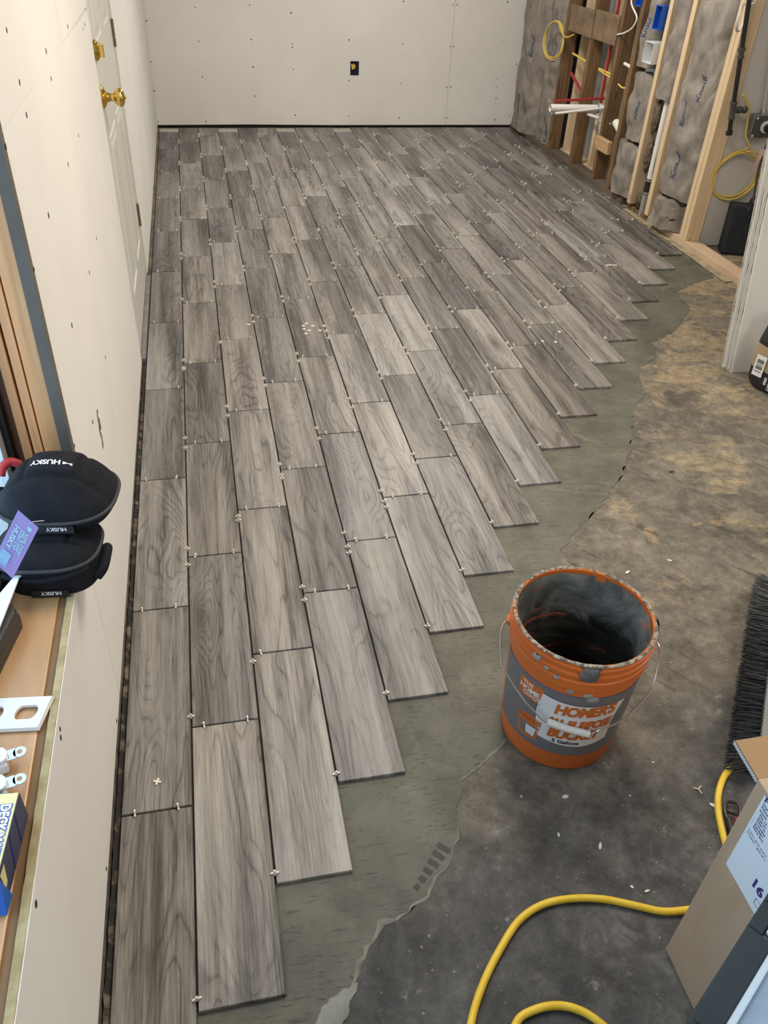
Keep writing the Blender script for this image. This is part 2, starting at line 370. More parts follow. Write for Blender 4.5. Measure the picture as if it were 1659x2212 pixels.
# ---- skim coat beyond the planks: irregular outline
sk = [(-.16, -.75), (.05, -.60), (.12, -.25), (.185, -.10), (.215, -.055), (.275, .0), (.30, .035), (.345, .085), (.395, .10), (.437, .127), (.50, .178), (.535, .23), (.548, .30), (.575, .36), (.655, .405), (.715, .445), (.80, .52), (.93, .72), (1.03, .93), (1.065, 1.035), (1.17, 1.15), (1.31, 1.275), (1.445, 1.415), (1.54, 1.545), (1.62, 1.69), (1.70, 1.85), (1.80, 1.95), (1.855, 2.145), (2.01, 2.26), (2.05, 2.39), (2.19, 2.47), (2.33, 2.61), (2.425, 2.735), (2.455, 2.93), (2.62, 3.04), (2.76, 3.09), (2.80, 3.2), (2.80, 3.5)]
out = []
for i in range(len(sk)-1):
    a, b = Vector(sk[i]), Vector(sk[i+1]); k = max(2, int((b-a).length/.012))
    for j in range(k):
        p = a.lerp(b, j/k); nn = noise.noise(Vector((p.x*22, p.y*22, 3)))*.012+noise.noise(Vector((p.x*70, p.y*70, 9)))*.006
        d = (b-a).normalized(); out.append((p.x+d.y*nn, p.y-d.x*nn))
left = []
for c in range(19, 0, -1):
    xa = (c-2)*PW; left += [((c-1)*PW-G-.008, colend[c]+.02), (xa-.002, colend[c]+.02)]
poly = [fl(*p)[:2] for p in out]+left
bm = bmesh.new(); bv = [bm.verts.new((x, y, ZF+.0016)) for x, y in poly]
bm.faces.new(bv); bmesh.ops.triangulate(bm, faces=bm.faces[:])
me = D.meshes.new('skim_coat'); bm.to_mesh(me); bm.free(); me.materials.append(SKIM)
if me.polygons and sum(p.normal.z for p in me.polygons) < 0: me.flip_normals()
o = D.objects.new('skim_coat', me); COL.objects.link(o); o.parent = floor
# pale feathered ridge along part of the skim edge
rid = M('pale_mortar_ridge', (.16, .158, .13), .9, c2=(.25, .24, .20), ns=40, bump=.8)
for lo_, hi_, wd in ((.205, .50, .010), (.57, .80, .008), (.49, .55, .004)):
    pp = [p for p in out if lo_ <= p[0] <= hi_ and p[1] < .6]
    if len(pp) < 4: continue
    m = MB(); vs = []
    for i, p in enumerate(pp):
        w = wd*(.15+1.3*abs(noise.noise(Vector((p[0]*30, p[1]*30, 1))))+.5*noise.noise(Vector((p[0]*120, p[1]*120, 7))))*min(1, i/4, (len(pp)-1-i)/4+.05)
        q = fl(*p); vs += [(q[0]-w, q[1]+w*.8, ZF+.0018), (q[0], q[1], ZF+.0018+min(.0016, w*.15)*(.4+abs(noise.noise(Vector((p[0]*160, p[1]*160, 4)))))), (q[0]+w*.25, q[1]-w*.3, ZF+.0003)]
    m.add(vs, [(i*3+j, i*3+j+1, i*3+j+4, i*3+j+3) for i in range(len(pp)-1) for j in range(2)]).build('mortar_ridge', rid, floor, smooth='all')
m = MB(); pts_ = [(.165, -.13), (.19, -.062), (.222, -.025), (.255, -.012), (.280, -.008), (.262, -.03), (.245, -.062), (.225, -.10), (.205, -.15)]
pts_ = [Vector((x, y, 0)) for x, y in pts_]; pp_ = smoothpath(pts_+[pts_[0]], 8)[:-1]
pp_ = [(v.x+.006*noise.noise(v*70), v.y+.006*noise.noise(v*70+Vector((5, 0, 0)))) for v in pp_]
m.add([(*fl(x, y)[:2], ZF+.0022) for x, y in pp_], [tuple(range(len(pp_)))]).build('pale_smear', M('pale_smear_mortar', (.150, .150, .128), .85, c2=(.27, .27, .235), ns=14, bump=.4), floor, fix=False)
tm = M('scraped_patch', (.060, .060, .052), .9)
for i in range(6):                                                    # square-notch trowel print
    a, b = Vector((.498, .212)), Vector((.425, .142)); p = a.lerp(b, i/5.0); d = (b-a).normalized(); q = Vector((-d.y, d.x)); L_ = .030-.0038*i; w = .0058
    off = -.004
    pts = [p+d*w*(1 if k in (1, 2) else -1)+q*(off+L_*(-.5 if k < 2 else .5)) for k in range(4)]
    MB().add([(*fl(v.x, v.y)[:2], ZF+.0021) for v in pts], [(0, 1, 2, 3)]).build('trowel_notch', tm, floor)

# ---- left wall
def yz(u, v, w): return (w, u, v)
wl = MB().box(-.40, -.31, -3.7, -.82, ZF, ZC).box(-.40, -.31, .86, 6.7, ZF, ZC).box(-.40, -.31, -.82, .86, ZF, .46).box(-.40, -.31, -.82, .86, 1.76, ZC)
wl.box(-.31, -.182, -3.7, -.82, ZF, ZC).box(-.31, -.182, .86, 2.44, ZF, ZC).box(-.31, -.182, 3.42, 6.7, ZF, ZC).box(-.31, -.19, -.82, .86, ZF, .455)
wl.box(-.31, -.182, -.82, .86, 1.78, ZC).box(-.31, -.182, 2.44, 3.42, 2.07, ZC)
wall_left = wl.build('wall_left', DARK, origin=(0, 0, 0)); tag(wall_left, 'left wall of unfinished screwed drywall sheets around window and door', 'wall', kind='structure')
XB = XL-.0127; g = .0012
for poly in ([(-3.65, .012), (.722-g, .012), (.722-g, .488), (-3.65, .488)],
             [(.722+g, .012), (2.447, .012), (2.447, 1.222-g), (.839, 1.222-g), (.839, .49), (.722+g, .49)],
             [(.839, 1.222+g), (1.715-g, 1.222+g), (1.715-g, 2.43), (-.82, 2.43), (-.82, 1.77), (.839, 1.77)],
             [(1.715+g, 1.222+g*4), (2.447, 1.222+g*7), (2.447, 2.43), (1.715+g, 2.43)],
             [(2.45, 2.065), (3.40, 2.065), (3.40, 2.43), (2.45, 2.43)],
             [(3.405, .014), (YB-.004, .010), (YB-.004, 2.43), (3.405, 2.43)],
             [(-3.65, .49), (-.82, .49), (-.82, 2.43), (-3.65, 2.43)]):
    MB().prism(poly, yz, XB, XL).build('drywall_panel', DRY, wall_left)
# crumbly yellow core along the cut edge under the window
vs = []; N = 90
for i in range(N+1):
    y = -.80+1.52*i/N; j = noise.noise(Vector((y*40, 0, 0)))*.0018
    vs += [(XB-.001+j, y, .4885+j), (XL-.0022+j*.4, y, .4895+noise.noise(Vector((y*60, 5, 0)))*.0008), (XL-.0005, y, .487)]
MB().add(vs, [(i*3+j, i*3+j+1, i*3+j+4, i*3+j+3) for i in range(N) for j in range(2)]).build('gypsum_edge', GYP, wall_left)
def screws(pts, fn, parent):
    m = MB()
    for i, (a, b) in enumerate(pts):
        r = .0038+.0018*((i*37) % 5)/5
        m.add([fn(a+r*math.cos(k*PI/4), b+r*1.25*math.sin(k*PI/4), .0006) for k in range(8)], [tuple(range(8))])
    o = m.build('screw_heads', M('dark_screw', (.06, .055, .05), .6, .5), parent); o['kind'] = 'stuff'
LS = [(1.047, 1.334), (1.065, 1.252), (1.441, 1.248), (1.439, 1.196), (1.067, 1.199), (1.72, 1.019), (1.455, 1.016), (1.079, 1.017), (1.726, .753), (1.884, 1.241), (2.231, 1.195), (2.297, 1.198), (5.622, .544), (5.662, .354), (5.631, .33), (.838, 1.0), (1.474, .752), (1.085, .784), (1.482, .512), (1.095, .538), (.267, .467), (.258, .457), (-.019, .47), (.274, .031), (.631, .028), (.842, .635), (.835, 1.20)]
screws(LS, lambda a, b, h: (XL+h, a, b), wall_left)
# torn-out slot in the sheet
hp = [(1.196, .515), (1.186, .500), (1.196, .470), (1.186, .452), (1.180, .430), (1.165, .418), (1.160, .426), (1.166, .448), (1.160, .470), (1.168, .492), (1.165, .505), (1.178, .520)]
MB().prism(hp, yz, XL+.0002, XL+.0008).build('torn_slot', M('torn_paper_dark', (.10, .085, .07), .95, c2=(.40, .36, .31), ns=45, lo=.5, hi=.6), wall_left)
MB().prism([(1.196, .500), (1.184, .498), (1.182, .476), (1.193, .474)], yz, XL+.0008, XL+.003).build('paper_flap', DRY, wall_left)
MB().prism([(1.183, .466), (1.172, .462), (1.170, .440), (1.181, .444)], yz, XL+.0008, XL+.003).build('paper_flap', DRY, wall_left)
# ragged gap at the wall foot: shade painted near-black, debris tan
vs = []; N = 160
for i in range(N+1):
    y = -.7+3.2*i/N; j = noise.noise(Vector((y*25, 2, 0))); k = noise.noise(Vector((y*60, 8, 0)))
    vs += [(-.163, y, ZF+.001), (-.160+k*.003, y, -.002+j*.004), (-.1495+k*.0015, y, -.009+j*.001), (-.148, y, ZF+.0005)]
MB().add(vs, [(i*4+j, i*4+j+1, i*4+j+5, i*4+j+4) for i in range(N) for j in range(3)]).build('gap_strip', M('gap_shade_debris', (.02, .018, .015), .95, c2=(.16, .14, .11), ns=30, lo=.5, hi=.68, bump=1), wall_left)

# ---- window
win = D.objects.new('window_1', None); COL.objects.link(win); win.location = (-.24, .02, .46); ORG['window_1'] = Vector(win.location)
tag(win, 'wood-lined window over the cluttered sill', 'window', kind='structure')
sill = MB().box(-.305, -.1925, -.82, .835, .462, .488).build('window_sill', SILLW, win, bevel=.002)
MB().box(-.1925, -.1787, -.82, .812, .455, .4835).build('sill_nosing', M('raw_brown_edge', (.20, .115, .05), .8), win)
MB().prism([(.8145, .49), (.838, .49), (.838, 1.77), (.8145, 1.77)], yz, -.1855, XL-.0003).build('edge_bead', M('grey_compound', (.095, .082, .066), .85, c2=(.13, .115, .095), ns=6, bump=.3), win)
xs = [(-.1855, -.222, .838, JAMB), (-.222, -.2255, .862, JAMBD), (-.2255, -.243, .842, JAMB), (-.243, -.2485, .866, JAMBD), (-.2485, -.266, .848, JAMB), (-.266, -.280, .853, JAMBD)]
for xa, xb, y, m_ in xs: MB().box(xb, xa, y, .90, .488, 1.77).build('jamb_strip', m_, win, bevel=.0015)
MB().box(-.30, -.178, -.86, -.82, .488, 1.77).build('jamb_strip', JAMB, win)
MB().box(-.31, -.178, -.82, .86, 1.76, 1.78).build('head_board', JAMB, win)
MB().box(-.291, -.280, .832, .87, .488, 1.76).box(-.291, -.280, -.82, .832, .488, .512).build('gasket', BLACKP, win)
fr = MB()
for y0, y1, z0, z1 in ((.80, .87, .488, 1.76), (-.82, -.76, .488, 1.76), (-.76, .80, .488, .545), (-.76, .80, 1.70, 1.76)): fr.box(-.312, -.291, y0, y1, z0, z1)
fr.build('window_frame', M('white_vinyl', (.68, .72, .72), .35), win)
gl = NT('window_glass'); _tr = gl.n('ShaderNodeBsdfTransparent'); _gl = gl.n('ShaderNodeBsdfGlossy'); _gl.inputs['Roughness'].default_value = .02; _mx = gl.n('ShaderNodeMixShader'); _mx.inputs[0].default_value = .07
_tr.inputs[0].default_value = (.93, .96, .96, 1); gl.l(_tr.outputs[0], _mx.inputs[1]); gl.l(_gl.outputs[0], _mx.inputs[2]); gl.l(_mx.outputs[0], gl.t.nodes['Material Output'].inputs[0]); gl.t.nodes.remove(gl.b)
MB().box(-.304, -.302, -.76, .80, .545, 1.70).build('pane', gl.m, win)

# ---- door in the left wall
door = D.objects.new('door_1', None); COL.objects.link(door); door.location = (-.17, 2.92, ZF); ORG['door_1'] = Vector(door.location)
tag(door, 'white moulded panel door with brass knob and deadbolt', 'door', kind='structure')
DX = XL-.006
leaf = MB().box(DX-.04, DX, 2.468, 3.368, .020, 2.045).build('door_leaf', PAINTW, door, bevel=.002)
def frame_ring(y0, y1, z0, z1, w, h):
    m = MB()
    p0 = [(y0, z0), (y1, z0), (y1, z1), (y0, z1)]; ins = lambda d: [(y0+d, z0+d), (y1-d, z0+d), (y1-d, z1-d), (y0+d, z1-d)]
    rings = [(p0, 0), (ins(w*.35), h), (ins(w*.7), h), (ins(w), -h*.2), (ins(w*1.8), -h*.2), (ins(w*2.9), h*.8)]
    vs = [(DX+hh+.0003, y, z) for ps, hh in rings for y, z in ps]
    fs = [(r*4+i, r*4+(i+1) % 4, r*4+4+(i+1) % 4, r*4+4+i) for r in range(5) for i in range(4)]+[(20, 21, 22, 23)]
    return m.add(vs, fs)
for y0, y1 in ((2.59, 2.875), (2.965, 3.25)):
    for z0, z1 in ((.22, .82), (1.10, 1.88)): frame_ring(y0, y1, z0, z1, .016, .004).build('door_panel', PAINTW, leaf)
MB().box(DX-.05, DX+.002, 2.449, 2.4655, ZF, 2.065).box(DX-.05, DX+.002, 3.371, 3.403, ZF, 2.065).box(DX-.05, DX+.002, 2.449, 3.403, 2.048, 2.065).build('door_frame', M('cream_jamb', (.62, .58, .46), .5), door)
MB().box(DX-.05, DX+.02, 2.466, 3.371, ZF, .016).build('threshold', GREYS, door)
def lath_x(prof, x0, y, z, n=24, sx=1):           # lathe about +X
    return [Vector((x0+h, y+r*math.cos(2*PI*k/n), z+r*math.sin(2*PI*k/n))) for r, h in prof for k in range(n)]
def lathe_axis(m, prof, o, d, n=20):
    d = Vector(d).normalized(); q = d.to_track_quat('Z', 'Y').to_matrix().to_4x4(); return m.lathe(prof, n, m=Matrix.Translation(o) @ q)
kn = lathe_axis(MB(), [(.001, 0), (.036, 0), (.036, .004), (.030, .010), (.015, .018), (.012, .030), (.013, .040), (.020, .044), (.028, .052), (.0295, .060), (.027, .068), (.018, .074), (.006, .076), (.004, .080), (.001, .080)], (DX, 2.535, .958), (1, 0, 0), 28).build('door_knob', BRASS, door, smooth=True)
db = lathe_axis(MB(), [(.001, 0), (.032, 0), (.031, .008), (.024, .014), (.012, .016), (.001, .016)], (DX, 2.530, 1.098), (1, 0, 0), 28).build('deadbolt', BRASS, door, smooth=True)
MB().box(DX+.014, DX+.030, 2.525, 2.535, 1.078, 1.118).build('thumb_turn', BRASS, db, bevel=.002)
for z in (.305, 1.045, 1.80):
    h = MB().box(DX-.004, DX+.0035, 3.362, 3.400, z-.05, z+.05).build('hinge', OLDBR, door)
    m = MB()
    for k in range(3): m.tube([(DX+.006, 3.3685, z-.05+k*.034), (DX+.006, 3.3685, z-.05+k*.034+.032)], .0055, 10)
    m.build('hinge_barrel', OLDBR, h, smooth=True)

# ---- back wall
def xz(u, v, w): return (u, w, v)
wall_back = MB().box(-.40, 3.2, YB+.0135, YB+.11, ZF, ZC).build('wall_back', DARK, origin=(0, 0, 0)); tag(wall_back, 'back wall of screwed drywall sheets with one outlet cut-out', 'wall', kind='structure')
ob = (1.390, 1.460, .382, .483)
big = [(XL-.012, .013), (.55, .017), (1.2, .012), (2.2185, .013), (2.2185, 2.43), (1.425, 2.43), (1.425, ob[3]), (ob[1], ob[3]), (ob[1], ob[2]), (ob[0], ob[2]), (ob[0], ob[3]), (1.4249, ob[3]), (1.4249, 2.43), (XL-.012, 2.43)]
MB().prism(big, xz, YB+.0127, YB).build('drywall_panel', DRY, wall_back)
MB().prism([(2.2205, .013), (2.83, .013), (2.83, 2.43), (2.2205, 2.43)], xz, YB+.0127, YB).build('drywall_panel', DRY, wall_back)
BS = [(.21, .821), (.613, .847), (.924, .803), (.213, .601), (.612, .62), (.929, .597), (.929, .572), (1.376, .631), (1.81, .611), (1.801, .897), (2.204, .885), (2.237, .886), (2.651, .915), (2.209, .598), (2.237, .598), (2.645, .637), (.218, .36), (.615, .432), (.93, .42), (1.379, .344), (1.809, .328), (2.205, .3), (2.239, .304), (2.638, .307), (2.648, .218), (2.638, .367), (.62, .226), (-.158, .258), (-.156, .459), (-.156, .73), (-.157, .039), (.219, .039), (.938, .086), (1.381, .079), (1.812, .068), (2.207, .07), (2.235, .07), (2.66, .052), (2.786, .087), (2.792, .477)]
screws(BS, lambda a, b, h: (a, YB-h, b), wall_back)
eb = thing('electrical_box', 'blue recessed outlet box with folded yellow cable in the white back wall', 'outlet box', (1.425, YB, .382))
t_ = .003
MB().box(ob[0], ob[0]+t_, YB-.001, YB+.05, ob[2], ob[3]).box(ob[1]-t_, ob[1], YB-.001, YB+.05, ob[2], ob[3]).box(ob[0], ob[1], YB-.001, YB+.05, ob[2], ob[2]+t_).box(ob[0], ob[1], YB-.001, YB+.05, ob[3]-t_, ob[3]).box(ob[0], ob[1], YB+.047, YB+.05, ob[2], ob[3]).build('box_shell', M('dark_blue_plastic', (.012, .03, .12), .5), eb)
MB().tube(smoothpath([(1.402, YB+.04, .475), (1.404, YB+.008, .45), (1.408, YB+.002, .425), (1.414, YB+.004, .442), (1.418, YB+.002, .462), (1.424, YB+.006, .430), (1.428, YB+.004, .455)]), .0055, 8).build('yellow_wire', YEL, eb, smooth=True)

# ---- right wall: stud framing
wall_right = D.objects.new('wall_right', None); COL.objects.link(wall_right); wall_right.location = (2.85, 4.5, ZF); ORG['wall_right'] = Vector(wall_right.location)
tag(wall_right, 'open stud wall of brown and pale lumber on a floor plate', 'wall', kind='structure')
def rw(u, d, z): return Vector((Xf(u)+d, u, z))
def rbox(m, u0, u1, d0, d1, z0, z1):
    return m.add([rw(u, d, z) for z in (z0, z1) for u in (u0, u1) for d in (d0, d1)], [(0, 2, 3, 1), (4, 5, 7, 6), (0, 1, 5, 4), (2, 6, 7, 3), (0, 4, 6, 2), (1, 3, 7, 5)])
STUD = [(5.73, .040, OLDW), (5.295, .040, OLDW), (4.89, .040, OLDW), (4.65, .040, OLDW), (4.33, .040, NEWW), (4.087, .045, NEWW)]
for yf, w, m_ in STUD: rbox(MB(), yf-w, yf, 0, .089, ZF+.038, 2.43).build('stud', m_, wall_right, bevel=.002)
for a, b in ((3.575, 3.611), (3.614, 3.650)): rbox(MB(), a, b, 0, .089, ZF+.038, 2.43).build('stud', NEWW, wall_right, bevel=.002)
for yf in (5.66, 5.20, 4.90): rbox(MB(), yf-.04, yf, .105, .194, ZF+.038, 2.43).build('stud', NEWW, wall_right)
rbox(MB(), 2.49, 2.53, 0, .089, ZF+.038, 2.43).build('stud', NEWW, wall_right)
rbox(MB(), 4.40, 6.575, 0, .089, ZF, ZF+.038).build('bottom_plate', wood('dirty_plate', (.16, .125, .095), (.09, .07, .055), (3, 1, 3), knots=False), wall_right)
rbox(MB(), 2.49, 4.03, 0, .089, ZF, ZF+.040).build('bottom_plate', PINKW, wall_right, bevel=.002)
rbox(MB(), 4.05, 4.35, .02, .089, ZF, ZF+.02).build('bottom_plate', OLDW, wall_right)
rbox(MB(), 4.35, 6.575, .105, .194, ZF, ZF+.038).build('bottom_plate', NEWW, wall_right)
rbox(MB(), 3.60, 6.575, .20, .213, ZF, 2.43).build('backing_panel', M('grey_blue_board', (.26, .27, .28), .8), wall_right)
for u0, u1, z0, z1 in ((5.275, 5.66, .835, .995), (4.905, 5.25, .838, 1.005)):
    rbox(MB(), u0-.02, u1-.02, -.014, .004, z0, z1).build('backing_board', PLY, wall_right, bevel=.002)
rbox(MB(), 4.665, 4.865, -.034, -.001, .232, .312).build('nailer_block', M('fresh_block', (.56, .36, .19), .65, c2=(.44, .27, .13), ns=6, st=(1, 3, 8)), wall_right, bevel=.004)
rbox(MB(), 4.695, 4.735, .05, .089, .33, .52).build('blocking_scrap', NEWW, wall_right)
# paper strip and crumbs between planks and plate
vs = []; N = 60
for i in range(N+1):
    y = 3.05+1.25*i/N; j = noise.noise(Vector((y*14, 4, 0)))*.010
    vs += [(2.800+j, y, ZF+.0045), (Xf(y)-.003, y, ZF+.006)]
MB().add(vs, [(i*2, i*2+1, i*2+3, i*2+2) for i in range(N)]).build('old_paper_strip', M('tan_paper', (.26, .215, .14), .9, c2=(.42, .35, .23), ns=20), floor)
vs = []; N = 80
for i in range(N+1):
    y = 4.3+2.2*i/N; j = noise.noise(Vector((y*9, 7, 0)))*.016
    vs += [(2.783+j*.3, y, ZF+.003), (Xf(y)-.002+min(j, 0), y, ZF+.005)]
MB().add(vs, [(i*2, i*2+1, i*2+3, i*2+2) for i in range(N)]).build('wall_grit', M('grit', (.10, .085, .07), .95, c2=(.42, .37, .29), ns=14, lo=.55, hi=.7, bump=.6), floor)

# ---- return wall by the doorway, far side and rear walls
wr = MB().box(2.934, 4.7, 3.588, 3.66, ZF+.006, ZC).build('wall_alcove', DRYG, origin=(3, 3.588, ZF)); tag(wr, 'grey primed drywall return wall behind the gas pipe', 'wall', kind='structure')
w2 = MB().box(4.55, 4.7, -3.7, 3.588, ZF, ZC).build('wall_far', DRY, origin=(4.55, 0, ZF)); tag(w2, 'plain drywall side wall of the adjoining space', 'wall', kind='structure')
w3 = MB().box(-.40, 4.7, -3.7, -3.6, ZF, ZC).build('wall_rear', DRY, origin=(2, -3.6, ZF)); tag(w3, 'plain drywall wall at the rear of the room', 'wall', kind='structure')
#@@OBJECTS
# ================================================================ OBJECTS
# ---- orange bucket
BX, BY, BZ = 0.845, 0.482, ZF
bk = thing('plastic_bucket', 'orange plastic bucket smeared inside with dark thinset, wire bail handle', 'bucket', (BX, BY, BZ))
r0, r1, H = .131, .1495, .365
def rc(z): return r0+(r1-r0)*z/H
def on_cone(off=.0008): return lambda s, z: Vector((BX+(rc(z)+off)*math.cos(s/.14), BY+(rc(z)+off)*math.sin(s/.14), BZ+z))
def arc(deg): return math.radians(deg)*.14
ORG_M = M('orange_plastic', (.60, .150, .028), .38, c2=(.52, .115, .018), ns=5)
prof = [(.001, .0), (.124, .0), (.130, .004), (rc(.02), .02), (rc(.285), .285), (rc(.285)+.0045, .288), (rc(.31)+.0045, .312), (rc(.312)+.001, .314), (rc(.325)+.001, .325), (rc(.325)+.0055, .327), (rc(.335)+.0055, .335), (rc(.336)+.001, .337), (rc(.345)+.001, .345), (rc(.346)+.004, .347), (rc(.352)+.004, .353), (rc(.354), .355), (rc(.36)+.001, .363), (rc(.36)-.003, .366), (rc(.36)-.007, .363), (rc(.2)-.004, .2), (rc(.02)-.004, .012), (.001, .010)]
body = MB().lathe(prof, 96, (BX, BY, BZ), cap=False).build('bucket_body', ORG_M, bk, smooth=True)
# thinset lining with lumps
tl = NT('smeared_thinset'); a = tl.noise(9, tl.mapping((1, 1, .8)), 6, .7, 1.2)
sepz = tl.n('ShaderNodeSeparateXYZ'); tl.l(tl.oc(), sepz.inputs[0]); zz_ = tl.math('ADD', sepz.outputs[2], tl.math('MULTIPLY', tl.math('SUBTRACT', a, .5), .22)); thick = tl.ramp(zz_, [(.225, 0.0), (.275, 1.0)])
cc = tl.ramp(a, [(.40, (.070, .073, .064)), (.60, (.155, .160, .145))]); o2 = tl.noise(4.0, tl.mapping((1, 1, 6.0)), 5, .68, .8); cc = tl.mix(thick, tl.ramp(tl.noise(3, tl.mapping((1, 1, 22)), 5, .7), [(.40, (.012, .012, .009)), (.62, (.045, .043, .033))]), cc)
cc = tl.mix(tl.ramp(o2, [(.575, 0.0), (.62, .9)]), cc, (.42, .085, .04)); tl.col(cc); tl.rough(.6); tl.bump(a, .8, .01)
def lining(u, v):
    th = 2*PI*u; z = .020+(.355-.020)*v
    n1 = noise.noise(Vector((math.cos(th)*2.6, math.sin(th)*2.6, z*9))); n2 = noise.noise(Vector((math.cos(th)*7, math.sin(th)*7, z*24+4)))
    side = .5+.5*math.cos(th-math.radians(25))
    lump = max(0, n1*.8+.22)*(.004+.022*side)*(.3+.7*v)+.003*abs(n2)*v
    r = rc(z)-.0062-lump*math.sin(min(1, (1-v)*9+.25)*PI/2)
    return Vector((BX+r*math.cos(th), BY+r*math.sin(th), BZ+z))
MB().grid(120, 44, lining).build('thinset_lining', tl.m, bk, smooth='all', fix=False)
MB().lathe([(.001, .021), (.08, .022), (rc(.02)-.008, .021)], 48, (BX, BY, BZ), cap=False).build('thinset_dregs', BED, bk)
def rimc(u, v):
    th = 2*PI*u; k = 2*PI*v; n1 = noise.noise(Vector((math.cos(th)*7, math.sin(th)*7, 0)))
    rr = .0042+.0016*n1+.0012*noise.noise(Vector((math.cos(th)*40, math.sin(th)*40, 3))); R = rc(.362)-.002; return Vector((BX+(R+rr*math.cos(k))*math.cos(th), BY+(R+rr*math.cos(k))*math.sin(th), BZ+.3635+rr*.62*math.sin(k)))
MB().grid(300, 8, rimc).build('crusted_rim', M('crusty_mortar', (.09, .085, .072), .95, c2=(.36, .335, .27), ns=90, lo=.42, hi=.62, bump=1, bs=150), bk, smooth='all')
def blobf(th0, z0, w, h, d, seed):
    m = MB()
    def fn(u, v):
        a, b = (u-.5)*2, (v-.5)*2; rr = math.sqrt(a*a+b*b); ph = math.atan2(b, a)
        k = 1+.35*noise.noise(Vector((math.cos(ph)*1.5, math.sin(ph)*1.5, seed)))
        hgt = d*max(0, 1-(rr/k)**2)+.0008-(.003 if rr > k else 0)
        return on_cone(hgt+.004)(arc(th0)+a*w, z0+b*h)
    return m.grid(14, 14, fn)
SPL = M('wet_grey_mortar', (.085, .092, .088), .5, c2=(.13, .135, .125), ns=30, bump=.6)
blobf(-107, .340, .019, .020, .007, 1).build('mortar_drip', SPL, bk, smooth='all')
blobf(-16, .345, .030, .018, .006, 8).build('mortar_drip', SPL, bk, smooth='all')
for i, (th, z, w) in enumerate(((-118, .278, .006), (-103, .271, .008), (-98, .258, .010), (-131, .312, .004), (-140, .325, .005), (-150, .336, .007))):
    def fn(u, v, th=th, z=z, w=w, i=i):
        a, b = (u-.5)*2, (v-.5)*2; return on_cone(.0012+.0018*max(0, 1-a*a-b*b)-(.004 if a*a+b*b > 1 else 0)+(.0045 if z > .285 else 0))(arc(th)+a*w*1.4, z+b*w)
    MB().grid(8, 8, fn).build('mortar_spatter', M('dry_spatter', (.27, .26, .235), .9), bk, smooth='all')
# printed label
def patch(poly, mat, off, name, parent, L=.012):
    vs, fs = refine(poly, [tuple(range(len(poly)))], L, 6)
    f = on_cone(off); o = MB().add([f(x, y) for x, y in vs], fs).build(name, mat, parent, fix=False, smooth='all'); return o
def band(z0, z1, a0, a1): 
    n = 40; return [(arc(a0+(a1-a0)*i/n), z0) for i in range(n+1)]+[(arc(a1-(a1-a0)*i/n), z1) for i in range(n+1)]
GREYP = M('grey_print', (.155, .150, .150), .5); BLUEP = M('blue_print', (.07, .10, .26), .5); ORP = M('orange_print', (.56, .135, .022), .5); WHP = M('white_label', (.70, .69, .68), .5)
patch(band(.060, .266, -192, -42), BLUEP, .0005, 'label_border', bk)
lab = patch(band(.0625, .2635, -191.5, -42.5), GREYP, .0008, 'label_field', bk)
patch([(arc(-163.5), .252), (arc(-163), .199), (arc(-139.5), .199), (arc(-138.5), .252)], ORP, .0012, 'logo_square', lab)
wp = [(arc(-139), .242), (arc(-124), .238), (arc(-108), .236), (arc(-90), .235), (arc(-65), .236), (arc(-69), .20), (arc(-71.5), .165), (arc(-71), .108), (arc(-84), .098), (arc(-97), .093), (arc(-116), .095), (arc(-136), .102), (arc(-140), .14), (arc(-142), .185)]
patch([((x-arc(-104))*1.012+arc(-104), (y-.168)*1.02+.168) for x, y in wp], BLK, .0010, 'panel_outline', lab)
patch(wp, WHP, .0012, 'label_panel', lab)
def btext(s, size, deg, z, mat, bold=0, shear=0, sp=1.0, slope=0.0, squash=1.0):
    f = on_cone(.0016); lettering(s, size, lambda x, y: f(arc(deg)+x, z+y+x*slope), mat, lab, bold=bold, shear=shear, sp=sp, L=.010, squash=squash)
btext('THE', .0150, -159.5, .2365, WHP, .0003); btext('HOME', .0195, -162.6, .2185, WHP, .0006, sp=.9); btext('DEPOT', .0150, -158, .2045, WHP, .0003, sp=.95)
btext("HOMER'S", .0335, -126.5, .198, ORP, .0019, .12, .92, .055, 1.25)
btext('ALL-PURPOSE', .0275, -131, .158, ORP, .0017, .12, .80, .03, 1.25)
btext('BUCKET', .0320, -128, .118, ORP, .0019, .12, .92, .04, 1.2)
btext('5 Gallons', .0150, -122.5, .1015, BLK, .0006, 0, 1.05)
# small printed pail, plain
patch([(arc(-159), .143), (arc(-157), .077), (arc(-137), .077), (arc(-134), .148), (arc(-146), .152)], ORP, .0012, 'printed_pail', lab)
patch([(arc(-156), .122), (arc(-155), .086), (arc(-139), .084), (arc(-137), .122)], GREYP, .0014, 'printed_pail_label', lab)
patch([(arc(-149), .117), (arc(-148), .090), (arc(-139.5), .088), (arc(-138), .117)], WHP, .0016, 'printed_pail_panel', lab)
for z in (.132, .139): patch(band(z, z+.0022, -158.5, -134.5), M('dark_orange_print', (.30, .065, .01), .5), .0016, 'printed_pail_rib', lab)
